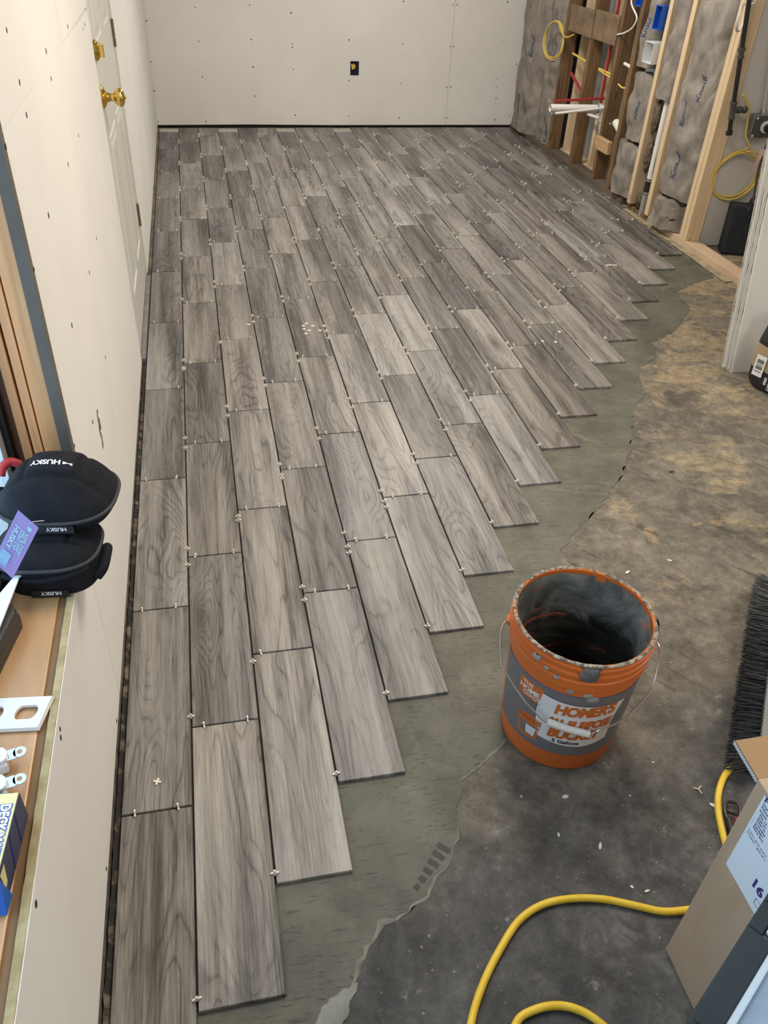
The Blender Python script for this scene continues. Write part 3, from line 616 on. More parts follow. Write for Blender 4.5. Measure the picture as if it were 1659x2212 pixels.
# bail
for th in (160, -20):
    lathe_axis(MB(), [(.001, -.004), (.012, -.004), (.012, .006), (.008, .012), (.001, .012)], (BX+rc(.318)*math.cos(math.radians(th)), BY+rc(.318)*math.sin(math.radians(th)), BZ+.318), (math.cos(math.radians(th)), math.sin(math.radians(th)), 0), 16).build('bail_ear', ORG_M, bk, smooth=True)
def pc(deg, r, z): return (BX+r*math.cos(math.radians(deg)), BY+r*math.sin(math.radians(deg)), BZ+z)
wire = smoothpath([pc(160, .155, .318), pc(165, .166, .316), pc(172, .172, .300), pc(-176, .176, .262), pc(-168, .172, .245), pc(-150, .164, .212), pc(-137, .158, .188), pc(-133, .156, .178), pc(-128, .154, .176)], 5)
wire2 = smoothpath([pc(-95, .152, .158), pc(-91, .153, .160), pc(-87, .156, .172), pc(-70, .162, .190), pc(-50, .170, .218), pc(-38, .175, .240), pc(-28, .172, .285), pc(-24, .166, .310), pc(-20, .155, .318)], 5)
MB().tube(wire, .0019, 8).tube(wire2, .0019, 8).build('bail_wire', STEEL, bk, smooth=True)
gp = [Vector(pc(-129, .1535, .1765)), Vector(pc(-94.5, .1525, .1575))]; gm = (gp[0]+gp[1])/2+Vector((math.cos(math.radians(-112)), math.sin(math.radians(-112)), 0))*.003
MB().tube([gp[0], gp[0].lerp(gm, .5)*1.0, gm, gp[1].lerp(gm, .5), gp[1]], .0082, 16).build('bail_grip', M('worn_white_grip', (.74, .73, .68), .45, c2=(.66, .65, .6), ns=30), bk, smooth=True)

# ---- yellow extension cord
cp = [(3.2, -1.1), (2.6, -.75), (2.1, -.25), (1.75, -.02), (1.5, .10), (1.36, .20), (1.27, .262), (1.21, .286), (1.167, .270), (1.127, .231), (1.101, .189), (1.082, .138), (1.067, .089), (1.045, .04), (1.00, .01), (.95, .004), (.922, .004), (.877, .010), (.828, .031), (.771, .054), (.708, .066), (.65, .064), (.596, .043), (.545, .0), (.499, -.048), (.461, -.101), (.43, -.17), (.44, -.24), (.48, -.22), (.515, -.15), (.538, -.119), (.568, -.109), (.606, -.108), (.642, -.119), (.674, -.145), (.71, -.20), (.75, -.30), (.85, -.5)]
rr = .0072
o = MB().tube(smoothpath([(*fl(x, y)[:2], ZF+rr) for x, y in cp], 6), rr, 12).build('extension_cord', YELC, smooth='all'); tag(o, 'thick yellow extension cord looping over the dark concrete', 'cord')

# ---- push broom lying on its side
ta, tb = Vector(fl(1.575, .822)), Vector(fl(1.168, .279)); dirn = (ta-tb).normalized(); L_ = (ta-tb).length
perp = Vector((dirn.y, -dirn.x, 0))
br = thing('push_broom', 'wide push broom with black bristles lying beside the cardboard box', 'broom', tb)
bl = .056
blk = MB()
bq = Matrix.Translation(tb+perp*bl) @ Matrix(((dirn.x, perp.x, 0, 0), (dirn.y, perp.y, 0, 0), (0, 0, 1, 0), (0, 0, 0, 1)))
bo = blk.box(.012, L_-.012, -.004, .034, .018, .080, bq).build('broom_block', M('grey_block', (.16, .165, .16), .55, c2=(.21, .21, .205), ns=8), br, bevel=.006)
rb = random.Random(3); m = MB(); m2 = MB()
NT_ = 46
for i in range(NT_):
    for j in range(6):
        s0 = .016+(L_-.032)*(i+.5)/NT_; z0 = .024+.0100*j
        fan = (i/(NT_-1)-.5); spread = fan*abs(fan)*.10
        for k in range(9):
            a = Vector((s0+rb.uniform(-.004, .004), 0, z0+rb.uniform(-.003, .003)))
            tip = Vector((a.x+spread+rb.gauss(0, .004), -bl+rb.uniform(-.006, .010), max(.0015, (z0-.020)*(.9+.35*rb.random())+.002)))
            mid = (a+tip)/2+Vector((rb.gauss(0, .0015), 0, rb.gauss(0, .0015)))
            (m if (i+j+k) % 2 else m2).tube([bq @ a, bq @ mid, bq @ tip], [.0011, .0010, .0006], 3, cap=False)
b1 = m.build('bristles', M('black_bristle', (.022, .023, .023), .5), br, fix=False); b1['kind'] = 'stuff'
b2 = m2.build('bristles', M('highlight_bristle', (.085, .088, .088), .5), br, fix=False); b2['kind'] = 'stuff'  # paler strands paint highlights into the black tufts
hb = tb+dirn*L_*.5+perp*(bl+.030)+Vector((0, 0, .049))
MB().tube([hb, hb+perp*.06, hb+perp*1.15+Vector((0, 0, -.034))], [.016, .013, .0125], 14).build('broom_handle', NEWW, br, smooth=True)

# ---- cardboard box with label
cbx, cby, cbh = fl(.853, 0)[0], fl(0, -.053)[1], .54
cb = thing('cardboard_box', 'brown cardboard box with printed label tinted daylight blue and raised flap', 'box', (cbx+.2, cby-.22, ZF))
CARD = M('corrugated_board', (.40, .285, .185), .85, c2=(.46, .34, .23), ns=5, st=(3, 3, .6)); CARDD = M('inner_board', (.34, .21, .105), .85)
MB().box(cbx, cbx+.40, cby-.42, cby, ZF, ZF+cbh).build('box_body', CARD, cb, bevel=.002)
fz = ZF+cbh
fa = [(cbx+.002, cby+.001, fz-.004), (cbx+.398, cby+.001, fz-.004), (cbx+.41, cby+.062, fz+.010), (cbx-.004, cby+.062, fz+.010)]
MB().add(fa+[(x, y, z-.008) for x, y, z in fa], [(0, 1, 2, 3), (7, 6, 5, 4), (1, 5, 6, 2), (2, 6, 7, 3), (0, 4, 5, 1)]).build('box_flap', CARDD, cb)
e0, e1 = Vector(fa[0]), Vector(fa[3]); m = MB(); WHC = M('pale_flute', (.66, .62, .58), .8); nf = 15
up = Vector((0, 0, -.008)); ox = Vector((-.0012, 0, 0))
MB().add([v+ox*.5 for v in (e0, e1, e1+up, e0+up)], [(0, 1, 2, 3)]).build('flute_shade', DARK, cb)  # black sheet paints the shade inside the flutes
ed = (e1-e0).normalized(); per = ed.cross(Vector((1, 0, 0)))
m.add([e0+ox, e1+ox, e1+ox+up*.16, e0+ox+up*.16], [(0, 1, 2, 3)]).add([e0+ox+up*.84, e1+ox+up*.84, e1+ox+up, e0+ox+up], [(0, 1, 2, 3)])
for i in range(nf):
    for a, b, t0, t1 in ((0, .5, .1, .9), (.5, 1, .9, .1)):
        p, q = e0.lerp(e1, (i+a)/nf), e0.lerp(e1, (i+b)/nf); w = ed*.0011
        m.add([p+ox+up*t0-w, p+ox+up*t0+w, q+ox+up*t1+w, q+ox+up*t1-w], [(0, 1, 2, 3)])
m.build('corrugation', WHC, cb, fix=False)
lbx = cbx-.0006
lb = MB().add([(lbx, cby-.022, fz-.008), (lbx, cby-.022, ZF+.346), (lbx, cby-.024, ZF+.343), (lbx, cby-.36, ZF+.343), (lbx, cby-.36, fz-.008)], [(0, 1, 2, 3, 4)]).build('paper_label', M('daylit_label', (.72, .78, .84), .45), cb, fix=False)  # blue window light is mixed into the label colour
def lt(s, size, y, z, bold=0, shear=0):
    lettering(s, size, plane_fn((lbx-.0004, y, z), (0, -1, 0), (0, 0, 1)), NAVY, lb, bold=bold, shear=shear)
y0 = cby-.027; dz = -.011
lt('F', .014, y0+.001, .5235+dz, .0005)
for s_, z in (('Durab', .5155), ('Filtra', .508), ('mont', .5005)): lt(s_, .0078, y0, z+dz, .0001)
for i, s_ in enumerate(('Fits 16', 'Improv', 'Filter in', 'Convient', 'Rendem', 'Filtre lava')):
    z = .4935-.0062*i+dz; lt(s_, .0066, y0-.004, z, .0001)
    MB().add([(lbx-.0004, y0+.001+.0008*math.cos(k*PI/3), z+.0022+.0008*math.sin(k*PI/3)) for k in range(6)], [tuple(range(6))]).build('bullet', NAVY, lb, fix=False)
lt('Color: gray and b', .0066, y0+.001, .449+dz, 0, .15); lt('Couleur : gris et n', .0066, y0+.001, .442+dz, 0, .15)
lt('16', .027, cby-.073, .380+dz, .0010)
m = MB()
ya, za, sz = cby-.093, .352+dz+.006, .013
for u0, u1, v0, v1 in ((0, sz, 0, .0008), (0, sz, sz-.0008, sz), (0, .0008, 0, sz), (sz-.0008, sz, 0, sz)):
    m.add([(lbx-.0004, ya-u0, za+v0), (lbx-.0004, ya-u1, za+v0), (lbx-.0004, ya-u1, za+v1), (lbx-.0004, ya-u0, za+v1)], [(0, 1, 2, 3)])
m.build('printed_square', NAVY, lb, fix=False)

# ---- tile-saw table at the lower right
sa, sb = Vector((.837, .548, 0)).normalized(), Vector((.548, -.837, 0)).normalized()
so = Vector((.727, -.237, .62)); so = Vector((CX+(so.x-CX)*(CZ-.62)/(CZ-.6), CY+(so.y-CY)*(CZ-.62)/(CZ-.6), .62))
sw = thing('saw_table', 'dark grey framed work table with sky-tinted steel top beside the cardboard box', 'table', (so.x, so.y, ZF))
SM = Matrix(((sa.x, sb.x, 0, so.x), (sa.y, sb.y, 0, so.y), (0, 0, 1, so.z), (0, 0, 0, 1)))
RIM = M('charcoal_rim', (.020, .030, .038), .7, c2=(.030, .042, .052), ns=10, spec=.2)
m = MB(); A0, A1, B1 = -.36, .115, .44; rw_ = .030
for a0, a1, b0, b1_ in ((A0, -.052, 0, rw_), (-.052, -.010, 0, rw_*.55), (-.010, A1, 0, rw_), (A0, A1, B1-rw_, B1), (A0, A0+rw_, rw_, B1-rw_), (A1-rw_, A1, rw_, B1-rw_)): m.box(a0, a1, b0, b1_, -.030, 0, SM)
m.build('table_rim', RIM, sw, bevel=.002)
MB().box(A0+rw_, A1-rw_, rw_*.6, B1-rw_, -.030, -.008, SM).build('steel_top', M('sky_tinted_steel', (.20, .30, .43), .5, c2=(.24, .35, .48), ns=6, st=(1, 8, 1), spec=.3), sw)  # sky reflection on the steel is painted in as blue-grey
MB().box(A0+rw_, A1-rw_, rw_*1.0, rw_*1.28, -.008, -.002, SM).build('top_lip', M('pale_lip', (.46, .60, .74), .45, spec=.3), sw, bevel=.002)
MB().box(-.045, -.014, rw_*.62, rw_*1.5, -.006, .001, SM).build('fence_clip', M('white_clip', (.72, .76, .78), .4), sw, bevel=.002)
MB().lathe([(.001, 0), (.010, 0), (.010, .014), (.007, .018), (.001, .018)], 18, m=SM @ Matrix.Translation((-.020, rw_*1.45, .0012))).build('clamp_knob', BLACKP, sw, smooth=True)
for a, b in ((A0+.02, .02), (A1-.02, .02), (A0+.02, B1-.02), (A1-.02, B1-.02)):
    p = SM @ Vector((a, b, -.03)); MB().tube([p, (p.x, p.y, ZF)], .012, 10).build('leg', RIM, sw, smooth=True)
for a, b in ((-.19, .006), (-.28, .015), (-.02, .022)): MB().box(a, a+.004, b, b+.004, 0, .0012, SM).build('rivet', BLK, sw)

# ---- spring clamp on the floor by the cord
q0 = Vector(fl(1.118, .163)); ck = thing('spring_clamp', 'small black and red clamp tool lying between yellow cord and box', 'clamp', q0)
ang = math.radians(63); ux, uy = Vector((math.cos(ang), math.sin(ang), 0)), Vector((-math.sin(ang), math.cos(ang), 0))
def cpt(a, b, z): return q0+ux*a+uy*b+Vector((0, 0, z))
MB().tube(smoothpath([cpt(.0, .010, .008), cpt(.022, .014, .010), cpt(.040, .008, .010), cpt(.044, -.006, .010), cpt(.034, -.018, .010), cpt(.006, -.016, .008)], 5), .0034, 8).tube([cpt(.016, .013, .010), cpt(.014, -.017, .010)], .0028, 8).build('clamp_loop', M('dark_maroon_plastic', (.022, .008, .007), .4), ck, smooth=True)
MB().tube([cpt(-.001, .008, .010), cpt(-.03, .004, .012), cpt(-.075, -.002, .010)], [.0065, .008, .006], 10).build('clamp_arm', BLACKP, ck, smooth=True)
MB().tube([cpt(.002, -.010, .012), cpt(-.02, -.012, .014), cpt(-.05, -.016, .012)], [.006, .011, .008], 12).build('red_grip', M('red_rubber', (.30, .022, .020), .5), ck, smooth=True)

# ---- leaning drywall sheets
lean = math.atan(.178)
for i, (yy, xx, hh) in enumerate(((2.126, 2.248, 1.9), (2.102, 2.256, 1.9), (2.078, 2.258, 1.9))):
    p = Vector(fl(xx, yy)); lab_ = ('drywall sheet leaning at the back of the stack against the doorway', 'middle drywall sheet of the leaning stack by the doorway', 'foremost grey-faced drywall sheet of the leaning stack beside mortar bag')[i]
    mt = Matrix.Translation(p) @ Matrix.Rotation(-lean, 4, 'X')
    r = thing('drywall_sheet', lab_, 'drywall', p, mtx=mt)
    ORG[r.name] = Vector((0, 0, 0))
    m = MB(); n = 60; vs = []
    MB().box(.0004, .0036, -.0004, .0010, 0, hh).box(.0004, .0036, .0114, .0128, 0, hh).build('paper_edge', DRY, r, local=True)
    MB().box(.0035, 1.2, 0, .0124, 0, hh).build('sheet_core', DRYG if i == 2 else DRY, r, local=True)
    for k in range(n+1):
        z = hh*k/n; j = noise.noise(Vector((z*25, i*5, 0)))*.002
        vs += [(.0035, .0, z), (.0006+j, .0016, z), (.0012+j*1.2, .0108, z), (.0035, .0124, z)]
    MB().add(vs, [(k*4+a, k*4+a+1, k*4+a+5, k*4+a+4) for k in range(n) for a in range(3)]).build('cut_edge', GYPW, r, local=True)

# ---- bag of mortar
q0 = Vector(fl(2.255, 1.985)); bang = math.atan2(-.92, .38)
bg = thing('mortar_bag', 'black and tan paper bag of grey mortar torn open beside leaning drywall', 'bag', q0, mtx=Matrix.Translation(q0) @ Matrix.Rotation(bang, 4, 'Z')); ORG[bg.name] = Vector((0, 0, 0))
# local x runs along the visible side, y into the bag, z up
def bagf(u, v, zlo, zhi, top=False):
    th = 2*PI*u; c, s = math.cos(th), math.sin(th); ex = .35
    x = .20+.20*math.copysign(abs(c)**ex, c); y = .085+.085*math.copysign(abs(s)**ex, s); z = zlo+(zhi-zlo)*v
    k = 1+.05*math.sin(PI*min(1, z/.29))+.04*noise.noise(Vector((x*9, y*9, z*8)))
    sh = 1-.30*max(0, z/.29-.72)/.28
    base = 1-.10*max(0, 1-z/.03)
    return Vector((.20+(x-.20)*k*base, .085+(y-.085)*k*sh*base, z))
BAGK, BAGT = M('bag_black', (.020, .020, .024), .45, bump=.3, bs=25), M('bag_tan', (.40, .30, .17), .6, bump=.3, bs=25)
MB().grid(64, 8, lambda u, v: bagf(u, v, 0, .085)).add([bagf(i/32, 0, 0, .085) for i in range(32)], [tuple(range(32))]).build('bag_bottom', BAGK, bg, smooth='all', local=True)
MB().grid(64, 8, lambda u, v: bagf(u, v, .085, .185)).build('bag_middle', BAGT, bg, smooth='all', local=True)
MB().grid(64, 8, lambda u, v: bagf(u, v, .185, .285)).build('bag_top', BAGK, bg, smooth='all', local=True)
MB().grid(64, 6, lambda u, v: bagf(u, 0, .285, .29)*(1-.0)+Vector((0, 0, .03*v+.012*noise.noise(Vector((u*30, v*3, 0)))))+Vector(((.2-bagf(u, 0, .285, .29).x)*.12*v, 0, 0))).build('torn_paper', M('bag_paper', (.55, .53, .50), .85, c2=(.40, .38, .36), ns=14), bg, smooth='all', local=True)
MB().add([bagf(i/40, 1, .0, .272) for i in range(40)], [tuple(range(40))]).build('mortar_fill', M('grey_powder', (.24, .235, .22), .95, bump=.6, bs=60), bg, local=True)
side = lambda x, z, off=.0016: Vector((x, bagf(.5+.5*0, 0, 0, .01).y*0-.004-off-.0045*math.sin(PI*min(1, z/.29)), z))
MB().add([side(.030, .060, .004), side(.075, .060, .004), side(.075, .150, .004), side(.030, .150, .004)], [(0, 1, 2, 3)]).build('barcode_sticker', WHT, bg, local=True)
for k, (a, b) in enumerate(((.078, .082), (.090, .104), (.108, .111), (.116, .132))):
    MB().add([side(.038, a, .0046), side(.068, a, .0046), side(.068, b, .0046), side(.038, b, .0046)], [(0, 1, 2, 3)]).build('barcode_bar', M('bar_grey', (.17, .17, .17), .6), bg, local=True)
for s_, x in (('GRAY', .112), ('GRIS', .092)):
    lettering(s_, .020 if s_ == 'GRAY' else .016, lambda a, b, x=x: side(x+b, .072-a, .005), WHT, bg, bold=.0006, local=True, L=.02)
MB().add([side(.145, .118, .004), side(.20, .118, .004), side(.20, .168, .004), side(.145, .168, .004)], [(0, 1, 2, 3)]).build('green_print', M('green_ink', (.03, .075, .05), .5), bg, local=True)
MB().add([side(.150, .122, .0046), side(.162, .122, .0046), side(.162, .130, .0046), side(.150, .130, .0046)], [(0, 1, 2, 3)]).build('print_mark', WHT, bg, local=True)

# ---- black tool case by the return wall
q0 = Vector((*fl(2.992, 3.423)[:2], ZF)); a_ = math.atan2(3.290-3.423, 3.130-2.992)*.42
tc = thing('tool_case', 'black hard plastic tool case standing upright against grey wall', 'case', q0, mtx=Matrix.Translation(q0) @ Matrix.Rotation(a_, 4, 'Z') @ Matrix.Rotation(math.radians(-4), 4, 'X')); ORG[tc.name] = Vector((0, 0, 0))
MB().box(0, .30, 0, .055, .004, .275).build('case_front', CASEP, tc, bevel=.012, local=True)
MB().box(.002, .298, .057, .105, .004, .273).build('case_back', CASEP, tc, bevel=.010, local=True)
for x in (.07, .15, .23): MB().box(x-.018, x+.018, -.005, .004, .03, .235).build('case_rib', CASEP, tc, bevel=.004, local=True)
MB().box(.08, .11, -.006, .060, .235, .262).build('latch', BLACKP, tc, bevel=.003, local=True)
MB().tube(smoothpath([(.10, .055, .272), (.104, .055, .295), (.118, .055, .308), (.18, .055, .310), (.20, .055, .296), (.203, .055, .272)], 4), .009, 12).build('case_handle', BLACKP, tc, smooth=True, local=True)

# ---- gas pipe
gp = thing('gas_pipe', 'black iron gas pipe with union and tee hanging beside the doorway stud', 'pipe', (2.882, 3.49, .62))
pa, pb = Vector((2.881, 3.495, .625)), Vector((2.770, 3.500, 1.36)); pb2 = pa+(pb-pa)*2.42
pdv = (pb-pa).normalized(); pp = lambda z: pa+pdv*((z-pa.z)/pdv.z)
MB().tube([pp(.64), pb2], .0115, 14).build('pipe_run', IRON, gp, smooth=True)
m = MB(); lathe_axis(m, [(.001, -.0), (.0165, 0), (.0165, .012), (.013, .014), (.013, .03), (.0185, .031), (.0185, .047), (.014, .049), (.001, .049)], pp(.972), pdv, 12); m.build('pipe_union', IRONF, gp, smooth=True)
m = MB(); lathe_axis(m, [(.001, 0), (.018, 0), (.018, .010), (.0155, .012), (.0155, .070), (.018, .072), (.018, .082), (.001, .082)], pp(.695), pdv, 16); m.build('pipe_tee', IRONF, gp, smooth=True)
m = MB(); lathe_axis(m, [(.001, 0), (.0145, 0), (.0145, .030), (.0185, .032), (.0185, .044), (.013, .046), (.013, .060), (.017, .062), (.019, .072), (.014, .084), (.001, .086)], pp(.738), (1, .05, 0), 16); m.build('tee_branch', IRONF, gp, smooth=True)
m = MB(); lathe_axis(m, [(.001, 0), (.0165, 0), (.0175, .020), (.013, .022), (.001, .022)], pp(.617), pdv, 16); m.build('pipe_cap', IRON, gp, smooth=True)

def coil(c, R, n, wob, ax, r, mat, name, label, cat, tail=None, seed=0, ell=1.0):
    c = Vector(c); ax = Vector(ax).normalized(); u = ax.orthogonal().normalized(); u = Vector((0, 0, 1)) if abs(ax.z) < .5 else u; u = (u-ax*u.dot(ax)).normalized(); w = ax.cross(u); pts = []
    for i in range(n*28+1):
        t = 2*PI*i/28; k = i/28
        RR = R*(1+wob*noise.noise(Vector((k*.9+seed, math.cos(t)*.6, math.sin(t)*.6))))
        pts.append(c+u*RR*math.cos(t)+w*RR*ell*math.sin(t)+ax*(k-.5*n)*r*1.7)
    if tail: pts = pts+smoothpath([pts[-1]]+[Vector(p) for p in tail], 6)[1:]
    o = MB().tube(pts, r, 8).build(name, mat, smooth='all'); return tag(o, label, cat)
coil((3.045, 3.565, .395), .125, 3, .22, (.1, 1, .1), .0052, YEL, 'cable_coil', 'coil of yellow cable hanging on the grey wall above tool case', 'cable', [(3.06, 3.548, .548), (3.02, 3.548, .60), (3.005, 3.55, .68), (2.975, 3.55, .76), (2.925, 3.54, .80)], 2)
coil((2.760, 5.77, .745), .115, 2, .25, (1, .25, 0), .0050, YEL, 'cable_coil', 'thin yellow cable coil sticking out over kraft insulation by brown studs', 'cable', [(2.765, 5.60, .80), (2.79, 5.50, .825)], 5)
coil((2.800, 3.535, 1.145), .058, 2, .18, (1, -1.1, 0), .0034, PVC, 'cable_coil', 'small white cable coil on the pale doorway stud beside gas pipe', 'cable', [(2.825, 3.50, 1.21), (2.82, 3.51, 1.30)], 9)

# ---- metal receptacle box, its feed, cord and tag
rx = thing('receptacle_box', 'square steel receptacle box with round white socket on grey wall', 'outlet box', (3.11, 3.588, .585))
MB().box(3.040, 3.175, 3.545, 3.587, .585, .705).build('box_body', GREYS, rx, bevel=.003)
MB().box(3.046, 3.172, 3.541, 3.5455, .592, .700).build('cover_plate', M('dark_cover', (.075, .08, .078), .5, .5), rx, bevel=.002)
m = MB(); lathe_axis(m, [(.017, 0), (.030, 0), (.030, .006), (.017, .006)], (3.118, 3.542, .646), (0, -1, 0), 24); m.build('socket_ring', PVC, rx, smooth=True)
m = MB(); lathe_axis(m, [(.001, 0), (.021, 0), (.020, .028), (.001, .030)], (3.126, 3.541, .641), (0, -1, 0), 18); m.build('plug', BLACKP, rx, smooth=True)
for x, z in ((3.055, .690), (3.052, .602), (3.163, .690)): MB().box(x-.006, x+.006, 3.538, 3.5415, z-.006, z+.006).build('cover_screw', STEEL, rx)
sp = [Vector((3.100, 3.572, .706)).lerp(Vector((3.040, 3.572, 1.05)), k/60) for k in range(61)]
m = MB().tube(sp, [.0075 if k % 2 else .0092 for k in range(61)], 10)
o = m.build('armored_cable', M('pale_armor', (.55, .54, .50), .4, .3), smooth=True); tag(o, 'pale ribbed armored cable rising from the steel receptacle box', 'cable')
lathe_axis(MB(), [(.001, 0), (.014, 0), (.014, .012), (.011, .022), (.001, .022)], (3.1005, 3.572, .705), (0, 0, 1), 14).build('cable_connector', GREYS, o, smooth=True)
o = MB().tube(smoothpath([(3.126, 3.508, .632), (3.136, 3.500, .60), (3.128, 3.505, .54), (3.118, 3.49, .47), (3.108, 3.47, .42), (3.095, 3.43, .33), (3.085, 3.405, .290), (3.06, 3.385, .284), (3.03, 3.350, .262)], 6), .0055, 10).build('power_cord', BLACKP, smooth='all'); tag(o, 'black power cord running from the steel receptacle down to tool case', 'cord')
tv = [Vector(p) for p in ((3.100, 3.497, .552), (3.170, 3.492, .528), (3.185, 3.490, .432), (3.155, 3.490, .418), (3.090, 3.497, .440))]
m = MB(); n_ = len(tv); nv = Vector((0, .0012, 0)); m.add(tv+[v+nv for v in tv], [tuple(range(n_)), tuple(range(n_, 2*n_))[::-1]]+[(i, (i+1) % n_, n_+(i+1) % n_, n_+i) for i in range(n_)])
o = m.build('paper_tag', M('pink_paper', (.62, .42, .38), .7, c2=(.66, .50, .46), ns=20, lo=.4), None); tag(o, 'pink paper tag on the black cord above the tool case', 'tag')

# ---- kraft-faced insulation batts
def batt(u0, u1, z0, z1, bulge, seed, label, d0=.012, taper=0.0, prints=(), ragged=.0):
    hfun = lambda u, z: d0-bulge*math.sin(PI*min(1, max(0, (u-u0)/(u1-u0))))**.6+.020*noise.noise(Vector((u*7, z*4.0, seed)))+.016*noise.noise(Vector((u*17, z*9, seed+5)))+.045*max(0, .22-abs(noise.noise(Vector((u*6+z*1.5, z*5, seed+9)))))-.02*max(0, .15-abs(noise.noise(Vector((u*13-z*3, z*8, seed+19)))))
    nu, nz = 34, max(14, int((z1-z0)*60)); m = MB()
    def P(u, v, back=False):
        z = z0+(z1-z0)*v; z += ragged*noise.noise(Vector((u*4, seed, 2)))*(1 if v > .5 else -.3)
        w = .007*noise.noise(Vector((z*6, seed, 1 if u < .5 else 9)))*(abs(u-.5)*2)**3
        uu = u0+(u1-u0)*u+w; return rw(uu, .082 if back else hfun(uu, z)+(.035*(abs(u-.5)*2)**8), z)
    m.grid(nu, nz, lambda u, v: P(u, v)); m.grid(2, 2, lambda u, v: P(u, v, True))
    b0 = (nu+1)*(nz+1)
    e = [P(i/nu, 1) for i in range(nu+1)]+[P(i/nu, 1, True) for i in range(nu+1)]; m.add(e, [(i, i+1, nu+2+i, nu+1+i) for i in range(nu)])
    e = [P(0, j/nz) for j in range(nz+1)]+[P(0, j/nz, True) for j in range(nz+1)]; m.add(e, [(i, i+1, nz+2+i, nz+1+i) for i in range(nz)])
    e = [P(i/nu, 0) for i in range(nu+1)]+[P(i/nu, 0, True) for i in range(nu+1)]; m.add(e, [(i, i+1, nu+2+i, nu+1+i) for i in range(nu)])
    r = thing('insulation_batt', label, 'insulation', rw((u0+u1)/2, .04, z0))
    b = m.build('kraft_facing', KRAFT, r, smooth='all', fix=False)
    for s_, size, uu, zz in prints:
        lettering(s_, size, lambda x, y, uu=uu, zz=zz: rw(uu+y, hfun(uu+y, zz+x)-.003, zz+x), M('faded_blue_ink', (.075, .095, .185), .8), b, bold=.001, L=.03, name='print')
    return r
batt(6.105, 6.572, ZF+.04, 2.40, .050, 11, 'grey kraft insulation batt filling the bay in the back corner', prints=(('Knauf', .062, 6.22, .58), ('Knauf', .062, 6.32, .16)))
batt(5.742, 6.075, ZF+.04, 2.40, .014, 23, 'narrower kraft insulation batt pressed against the first brown stud', prints=(('Knauf', .055, 5.86, .60), ('Knauf', .055, 5.83, .04)), d0=.028)
batt(4.462, 4.600, .775, 2.40, .012, 31, 'long hanging kraft batt with rounded lower end beside blue box', prints=(('Knauf', .045, 4.53, .93),), ragged=.02)
batt(4.340, 4.605, .375, .742, .014, 37, 'short middle kraft batt tucked between brown and pale studs', ragged=.03, prints=(('Knauf', .045, 4.42, .50),))
batt(4.338, 4.606, ZF+.052, .352, .022, 41, 'bottom kraft batt scrap at floor plate between brown and pale studs', d0=.004, ragged=.02)
batt(4.098, 4.285, .66, 2.40, .014, 47, 'kraft strip hanging above the white drain pipe', d0=.004, ragged=.03)
batt(4.092, 4.138, .05, .64, .006, 53, 'slim kraft strip running down beside the pale middle stud', d0=.03)
batt(3.655, 4.038, .208, 2.40, .034, 61, 'wide bulging kraft batt with blue print next to the doorway stud', prints=(('Knauf', .062, 3.83, .30), ('Knauf', .055, 3.86, .58), ('Knauf', .055, 3.76, .72)))
batt(3.70, 3.99, ZF+.042, .185, .055, 67, 'crumpled kraft batt end piled on the pink floor plate', d0=-.002, ragged=.05)
def fluff(c, s, seed, label):
    m = MB(); n1, n2 = 22, 16
    def fn(u, v):
        th, ph = 2*PI*u, PI*v; d = Vector((math.sin(ph)*math.cos(th), math.sin(ph)*math.sin(th), math.cos(ph)))
        k = 1+.45*noise.noise(d*2.2+Vector((seed, 0, 0)))+.25*noise.noise(d*6+Vector((0, seed, 0))); return Vector(c)+Vector((d.x*s[0]*k, d.y*s[1]*k, d.z*s[2]*k))
    o = m.grid(n1, n2, fn).build('insulation_tuft', FLUFF, smooth='all'); return tag(o, label, 'insulation')
fluff(rw(4.245, .030, .55), (.022, .035, .08), 3, 'dark torn insulation tuft on the pale stud beside white pipe')
fluff(rw(4.245, .038, .33), (.022, .030, .09), 8, 'lower dark insulation tuft hanging above the black coupling')
fluff(rw(4.235, .045, .065), (.030, .035, .05), 20, 'dark insulation clump at the foot of the drain pipe')
fluff(rw(3.668, .04, .062), (.03, .013, .03), 26, 'yellow-brown insulation tuft spilling at the doorway stud foot')
# ---- drain, supply and cables in the stud bays
def tubething(name, pts, r, mat, label, cat, sm=True, n=12):
    o = MB().tube(smoothpath(pts, 6) if sm else pts, r, n).build(name, mat, smooth='all' if sm else True); return tag(o, label, cat)
vp = thing('drain_pipe', 'white vertical drain pipe with black rubber coupling between pale studs', 'pipe', rw(4.175, .03, ZF))
MB().tube([rw(4.165, .035, .205), rw(4.165, .035, .40), rw(4.165, .035, .65)], .021, 18).build('pipe_run', PVC, vp, smooth=True)
MB().tube([rw(4.168, .035, .125), rw(4.167, .035, .215)], .0245, 18).build('rubber_coupling', BLACKP, vp, smooth=True)
for z in (.132, .206): MB().tube([rw(4.167, .035, z-.005), rw(4.167, .035, z+.005)], .0258, 18).build('hose_clamp', STEEL, vp, smooth=True)
MB().tube([rw(4.172, .035, ZF), rw(4.168, .035, .13)], .021, 18).build('lower_pipe', M('dirty_pvc', (.30, .29, .26), .6), vp, smooth=True)
tp = thing('trap_arm', 'white plastic drain stub poking out from the brown studs', 'pipe', (2.83, 4.97, .34))
def hollow(m, a, b, r, ri, n=20):
    a, b = Vector(a), Vector(b); d = (b-a); q = d.normalized().to_track_quat('Z', 'Y').to_matrix().to_4x4(); L = d.length
    return m.lathe([(ri, .10), (ri, 0), (r, 0), (r, L)], n, m=Matrix.Translation(a) @ q, cap=False)
hollow(MB(), (2.475, 4.97, .459), (2.84, 4.97, .456), .0245, .021).build('stub_pipe', PVC, tp, smooth=True)
